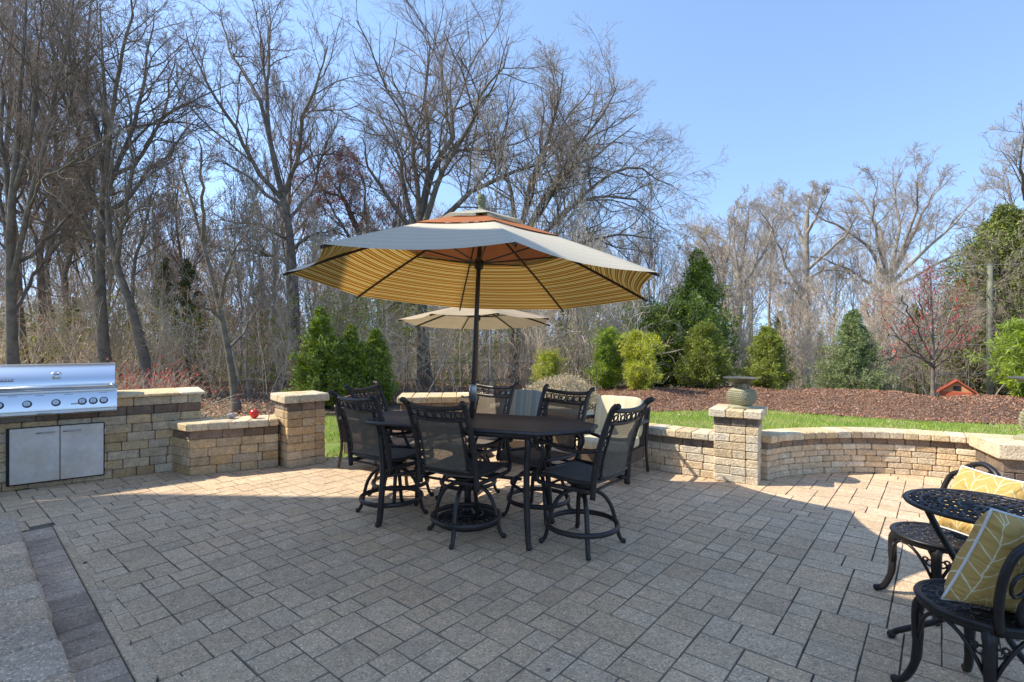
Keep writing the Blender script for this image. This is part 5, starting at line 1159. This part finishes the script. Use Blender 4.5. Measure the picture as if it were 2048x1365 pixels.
stems('berm_brush', 'tan brush and thin stems standing behind the mulch berm', 900, (1180, 2130), (22, 48), (1.4, 4.6), m_brush2, .012, 6, .16, .25, ((5, 42, .42, 4, .006), (4, 42, .5, 3, .005)), 9)
# hazes of leaf in the wood: olive, tan and rust
def leafcloud(name, label, blobs, per, size, m, seed):
    rng = np.random.default_rng(seed); cs = []
    for (px, y, d, rx, rz) in blobs:
        c = np.array(Wp(px, y, d)); q = rng.normal(0, .45, (per, 3))*np.array([rx, rx, rz]); cs.append(c+q+.25*np.sin(q*5))
    c = np.concatenate(cs); K = len(c); a = unit(rng.normal(size=(K, 3))); b = unit(np.cross(a, rng.normal(size=(K, 3)))); s = rng.uniform(.5, 1.3, (K, 1))*size
    V = np.stack([c-a*s, c-b*s*.6, c+a*s, c+b*s*.6], 1).reshape(-1, 3); ob = npmesh(name, V, np.arange(4*K).reshape(-1, 4), m, rnd=rng.random(K)); tag(ob, label, 'foliage', kind='stuff')
rb_ = random.Random(9)
m_olive = mat('olive_leaves', (0.338, 0.375, 0.088), .8, rnd=.5, sat=.4, trans=.3); m_rusty = mat('rusty_leaves', (.46, .20, .08), .8, rnd=.45, sat=.4, trans=.3); m_fresh = mat('fresh_leaves', (.36, .44, .10), .8, rnd=.4, sat=.3, trans=.3)
leafcloud('olive_leaves', 'haze of olive green young leaves low in the wood', [(rb_.uniform(-20, 1320), rb_.uniform(620, 770), rb_.uniform(15.5, 26), 1.1, .8) for _ in range(110)]+[(rb_.uniform(1320, 2060), rb_.uniform(640, 780), rb_.uniform(24, 40), 1.5, 1.1) for _ in range(60)], 520, .035, m_olive, 1)
leafcloud('rust_leaves', 'haze of rust coloured old leaves in the left wood', [(rb_.uniform(40, 760), rb_.uniform(450, 700), rb_.uniform(16, 26), 1.2, 1.0) for _ in range(44)], 300, .03, m_rusty, 2)
leafcloud('fresh_leaves', 'haze of fresh yellow-green leaves beyond the shrubs', [(rb_.uniform(760, 1320), rb_.uniform(600, 760), rb_.uniform(18, 30), 1.3, 1.0) for _ in range(40)]+[(rb_.uniform(1330, 2060), rb_.uniform(650, 770), rb_.uniform(24, 40), 1.2, 1) for _ in range(26)], 260, .035, m_fresh, 3)
# ---------------------------------------------------------------- evergreens
def needles(Q, per, size, asp, rng, along=.7, spread=.02, t0=.0):
    Bn, n, _ = Q.shape; t = rng.uniform(t0, 1, (Bn, per))*(n-1); i = np.minimum(t.astype(int), n-2); f = (t-i)[..., None]; bi = np.arange(Bn)[:, None]
    c = Q[bi, i]*(1-f)+Q[bi, i+1]*f; Tn = unit(Q[bi, i+1]-Q[bi, i]); c = c.reshape(-1, 3)+rng.normal(0, spread, (Bn*per, 3)); Tn = Tn.reshape(-1, 3); K = len(c)
    a = unit(Tn*along+rng.normal(0, .55, (K, 3))); b = unit(np.cross(a, rng.normal(size=(K, 3)))); s = rng.uniform(.6, 1.35, (K, 1))*size
    V = np.stack([c, c+a*s-b*s*asp, c+a*s*2, c+a*s+b*s*asp], 1).reshape(-1, 3); return V, np.arange(4*K).reshape(-1, 4)
def conifer(name, label, base, H, Rr, seed, m, bark=None, whorls=20, nb=10, rise=-.15, tip=.35, power=.85, size=.035, asp=.3, per=9, spr=11, z0=.03, width_prof=None, group=None, cat='tree', s1=.42, ang=48, spread=.02, jag=.2, along=.7, lvl2=True, tier=False):
    rng = np.random.default_rng(seed); T = thing(name, label, cat, base, 0, group); bark = bark or bk_mid
    tp = np.stack([np.zeros(8), np.zeros(8), np.linspace(0, H*.97, 8)], 1); V, F = tubes(tp[None], (H*.016*np.linspace(1.2, .15, 8))[None], 8); npmesh('trunk', V, F, bark, T, smooth=True)
    NB = whorls*nb; zf = rng.uniform(0, 1, NB)**1.15; zf = np.clip((np.floor(zf*whorls*.6)+rng.uniform(0, .42, NB))/(whorls*.6), 0, .995) if tier else zf; z = H*(z0+(1-z0)*zf*.985); an = rng.uniform(0, 6.283, NB)
    L = Rr*(1-zf)**power*rng.uniform(1-jag*1.4, 1+jag*.6, NB)+.04*Rr
    if width_prof is not None: L = Rr*np.interp(zf, width_prof[0], width_prof[1])*rng.uniform(1-jag*1.4, 1+jag*.6, NB)
    n = 7; P = np.zeros((NB, n, 3)); P[:, 0, 2] = z; el = rise+rng.normal(0, .12, NB)+.5*zf
    D = np.stack([np.cos(an)*np.cos(el), np.sin(an)*np.cos(el), np.sin(el)], 1)
    for j in range(1, n): D = unit(D+rng.normal(0, .06, D.shape)+np.array([0, 0, tip/n])); P[:, j] = P[:, j-1]+D*(L/(n-1))[:, None]
    Rd = (.006+L*.009)[:, None]*np.linspace(1, .3, n)[None]; V, F = tubes(P, Rd, 4)
    Q, Rq = sprout(P, Rd, spr, .12, 1, ang, s1, .5, 5, .10, .03, rng, .4); V2, F2 = tubes(Q, np.maximum(Rq*.6, .002), 3)
    npmesh('branches', np.concatenate([V, V2]), np.concatenate([F, F2+len(V)]), bark, T)
    src_ = [needles(Q, per, size, asp, rng, along, spread), needles(P, per, size, asp, rng, along, spread, .3)]
    if lvl2:
        Q2, _ = sprout(Q, Rq, 3, .1, 1, ang*.9, .5, .5, 3, .1, .03, rng, .4); src_.append(needles(Q2, max(3, per//2), size, asp, rng, along, spread))
    VV, FF, o = [], [], 0
    for V, F in src_: VV.append(V); FF.append(F+o); o += len(V)
    FF = np.concatenate(FF); ob = npmesh('foliage', np.concatenate(VV), FF, m, T, rnd=rng.random(len(FF))); return T
g_arb = mat('arborvitae_green', (0.250, 0.319, 0.056), .6, rnd=.55, sat=.3, trans=.25); g_spr = mat('spruce_green', (0.263, 0.306, 0.050), .65, rnd=.5, sat=.3, trans=.2); g_blue = mat('blue_spruce_green', (0.237, 0.294, 0.119), .65, rnd=.45, sat=.3, trans=.15)
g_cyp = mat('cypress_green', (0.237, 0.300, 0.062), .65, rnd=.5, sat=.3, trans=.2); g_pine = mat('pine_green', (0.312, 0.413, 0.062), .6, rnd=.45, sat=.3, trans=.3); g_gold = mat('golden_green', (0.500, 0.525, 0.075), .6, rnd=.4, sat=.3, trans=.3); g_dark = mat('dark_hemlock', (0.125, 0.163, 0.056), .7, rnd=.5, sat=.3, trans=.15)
def G_(px, d): x = (px-1024)/FPX*d; return (x, d, float(ground_z(x, d))-.03)
ARB = ([0, .08, .3, .6, .85, 1], [.8, 1, .86, .52, .2, .02])
def arb(label, px, d, H, Rr, seed): conifer('arborvitae', label, G_(px, d), H, Rr, seed, g_arb, whorls=20, nb=11, rise=.25, tip=.6, size=.032, asp=.42, per=9, spr=10, width_prof=ARB, group='arborvitae by the lawn edge', s1=.38, ang=38, spread=.03, jag=.42, along=1.0)
arb('tallest and leftmost arborvitae of the cluster beside the stone pillar', 641, 12.0, 2.35, .78, 51)
arb('middle arborvitae of the cluster left of the big oak trunk', 702, 12.3, 1.95, .66, 52)
arb('lower right-hand arborvitae of the cluster left of the big oak trunk', 752, 12.6, 1.85, .62, 53)
def spruce(label, px, d, H, Rr, seed, m, **kw): return conifer('spruce', label, G_(px, d), H, Rr, seed, m, size=.034, asp=.22, tier=True, jag=.42, **kw)
spruce('full blue-green spruce on the berm left of the silver maple', 1706, 14.6, 2.5, 1.08, 54, g_blue, whorls=26, nb=11, per=9, spr=12, rise=-.12, power=.9)
spruce('yellow-green spruce with spiky upright tips left of the pale straight oak', 1534, 14.4, 1.75, .70, 55, g_spr, whorls=20, nb=11, rise=.15, tip=.7, power=.62, per=9, spr=11)
spruce('dense olive spruce behind the urn bowl, in front of the tall cypress', 1410, 14.8, 1.85, .82, 56, g_spr, whorls=22, nb=11, rise=.15, tip=.6, power=.55, per=9, spr=11)
conifer('cypress', 'tall narrow loose green cypress behind the spruces left of the urn', G_(1396, 18.0), 4.9, 1.35, 57, g_cyp, whorls=30, nb=10, rise=.2, tip=.7, size=.05, asp=.4, per=8, spr=10, width_prof=([0, .3, .55, .62, .8, 1], [1, .95, .75, .52, .4, .05]), spread=.05, jag=.4, s1=.45)
conifer('juniper', 'broad dark rounded juniper between the cypress and the bright pines', G_(1318, 17.2), 2.5, 1.3, 58, g_cyp, whorls=22, nb=12, rise=.35, tip=.6, size=.045, asp=.4, per=8, spr=10, width_prof=([0, .3, .7, .9, 1], [.9, 1, .8, .5, .1]), spread=.05, jag=.5)
conifer('juniper', 'lower olive juniper filling the gap under the tall cypress', G_(1372, 16.6), 2.5, 1.25, 66, g_cyp, whorls=20, nb=12, rise=.35, tip=.6, size=.045, asp=.4, per=8, spr=10, width_prof=([0, .3, .7, .9, 1], [.9, 1, .8, .5, .1]), spread=.05, jag=.5)
def pine(label, px, d, H, Rr, seed, m=g_pine, sz=.05): return conifer('pine_bush', label, G_(px, d), H, Rr, seed, m, whorls=11, nb=8, rise=.45, tip=.8, size=sz*1.15, asp=.11, per=18, spr=8, width_prof=([0, .25, .6, .85, 1], [.75, 1, .85, .5, .1]), spread=.03, jag=.75, along=.5, cat='bush', s1=.4)
pine('bright green pine bush right of the ball shrub, the farther left of two', 1213, 14.6, 1.55, .70, 59)
pine('yellow-green pine bush with golden base left of the juniper', 1275, 13.8, 1.45, .66, 60, g_gold)
pine('small golden-green bush behind the clipped ball shrub', 1096, 14.5, 1.15, .58, 61, g_gold, .04)
pine('feathery light green pine at the right edge in front of the utility pole', 2044, 12.4, 1.6, .85, 62, g_pine, .06)
conifer('red_cedar', 'tall dark cedar rising behind the utility pole at the right', G_(2012, 25.5), 9.6, 3.3, 63, mat('cedar_green', (0.200, 0.225, 0.062), .7, rnd=.5, sat=.3, trans=.2), whorls=56, nb=13, rise=.05, tip=.5, size=.085, asp=.35, per=7, spr=10, width_prof=([0, .25, .5, .7, .85, 1], [1, .9, .8, .5, .28, .04]), spread=.1, jag=.4, s1=.5)
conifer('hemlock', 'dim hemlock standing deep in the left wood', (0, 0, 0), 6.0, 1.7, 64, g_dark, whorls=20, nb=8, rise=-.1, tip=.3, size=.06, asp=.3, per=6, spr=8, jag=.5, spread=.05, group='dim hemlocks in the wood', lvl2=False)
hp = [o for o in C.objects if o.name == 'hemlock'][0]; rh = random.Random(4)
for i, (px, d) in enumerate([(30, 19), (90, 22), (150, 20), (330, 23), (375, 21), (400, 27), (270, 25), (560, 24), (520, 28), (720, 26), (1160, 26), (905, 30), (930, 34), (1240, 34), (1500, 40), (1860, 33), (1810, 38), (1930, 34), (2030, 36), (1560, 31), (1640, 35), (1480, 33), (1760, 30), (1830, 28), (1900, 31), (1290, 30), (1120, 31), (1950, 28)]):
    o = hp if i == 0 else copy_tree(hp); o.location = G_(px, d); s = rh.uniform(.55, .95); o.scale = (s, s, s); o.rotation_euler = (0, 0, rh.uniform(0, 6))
    if px > 800: o['label'] = 'dim hemlock standing deep in the middle or right wood'
# clipped ball shrub: shell of fine twigs
def ball_shrub(label, px, d, Rr, Hh, seed):
    rng = np.random.default_rng(seed); T = thing('ball_shrub', label, 'shrub', G_(px, d)); n = 5200
    u = unit(rng.normal(size=(n, 3))); u[:, 2] = np.abs(u[:, 2]); r_ = rng.uniform(.78, 1.0, n)*(1+.05*np.sin(u[:, 0]*6)*np.cos(u[:, 1]*5)); S = u*(r_[:, None])*np.array([Rr, Rr, Hh]); P = np.zeros((n, 3, 3)); D = unit(u+rng.normal(0, .5, u.shape)); P[:, 0] = S-u*.1
    for j in (1, 2): D = unit(D+rng.normal(0, .25, D.shape)); P[:, j] = P[:, j-1]+D*.06
    Rd = np.full((n, 3), .0032); V, F = tubes(P, Rd, 3); npmesh('twigs', V, F, mat('shrub_twigs', (.52, .42, .30), .9), T)
    V, F = leafdots(P, 4, .02, .013, rng); npmesh('leaf_buds', V, F, mat('shrub_buds', (.58, .50, .30), .8, rnd=.5, sat=.6, trans=.2), T, rnd=rng.random(len(F)))
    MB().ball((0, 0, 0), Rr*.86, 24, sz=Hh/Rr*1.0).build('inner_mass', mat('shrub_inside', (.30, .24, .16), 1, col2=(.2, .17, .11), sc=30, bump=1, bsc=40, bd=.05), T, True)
ball_shrub('clipped round tan shrub of fine twigs behind the bar chairs', 1122, 10.6, 1.0, .93, 5)
# red-berried bushes behind the counter
def red_bush(label, px, d, seed, n, w_, h):
    rng = np.random.default_rng(seed); T = thing('red_bush', label, 'bush', G_(px, d), 0, 'red-flowering bushes behind the counter'); P = np.zeros((n, 5, 3)); P[:, 0] = np.stack([rng.uniform(-w_, w_, n), rng.uniform(-.25, .25, n), np.zeros(n)], 1)
    D = unit(np.stack([rng.normal(0, .35, n), rng.normal(0, .3, n), np.ones(n)], 1))
    for j in range(1, 5): D = unit(D+rng.normal(0, .15, D.shape)); P[:, j] = P[:, j-1]+D*h/4*rng.uniform(.75, 1.1, (n, 1))
    Rd = np.full((n, 5), .0035); Q, Rq = sprout(P, Rd, 6, .3, 1, 40, .35, .7, 3, .1, .1, rng); V, F = tubes(P, Rd, 4); V2, F2 = tubes(Q, np.maximum(Rq, .002), 3)
    npmesh('stems', np.concatenate([V, V2]), np.concatenate([F, F2+len(V)]), tw_pale, T); k = rng.random(len(Q)) < .8
    V, F = leafdots(Q[k], 4, .012, .016, rng); npmesh('red_leaves', V, F, mat('crimson_leaves', (.52, .06, .07), .6, rnd=.4, trans=.3), T, rnd=rng.random(len(F)))
red_bush('larger red-leaved bush just right of the grill lid behind the counter', 268, 7.7, 3, 90, .5, 1.2)
red_bush('smaller sparse red-leaved bush behind the right end of the counter', 338, 7.9, 4, 34, .2, 1.13)
ln_ = 0
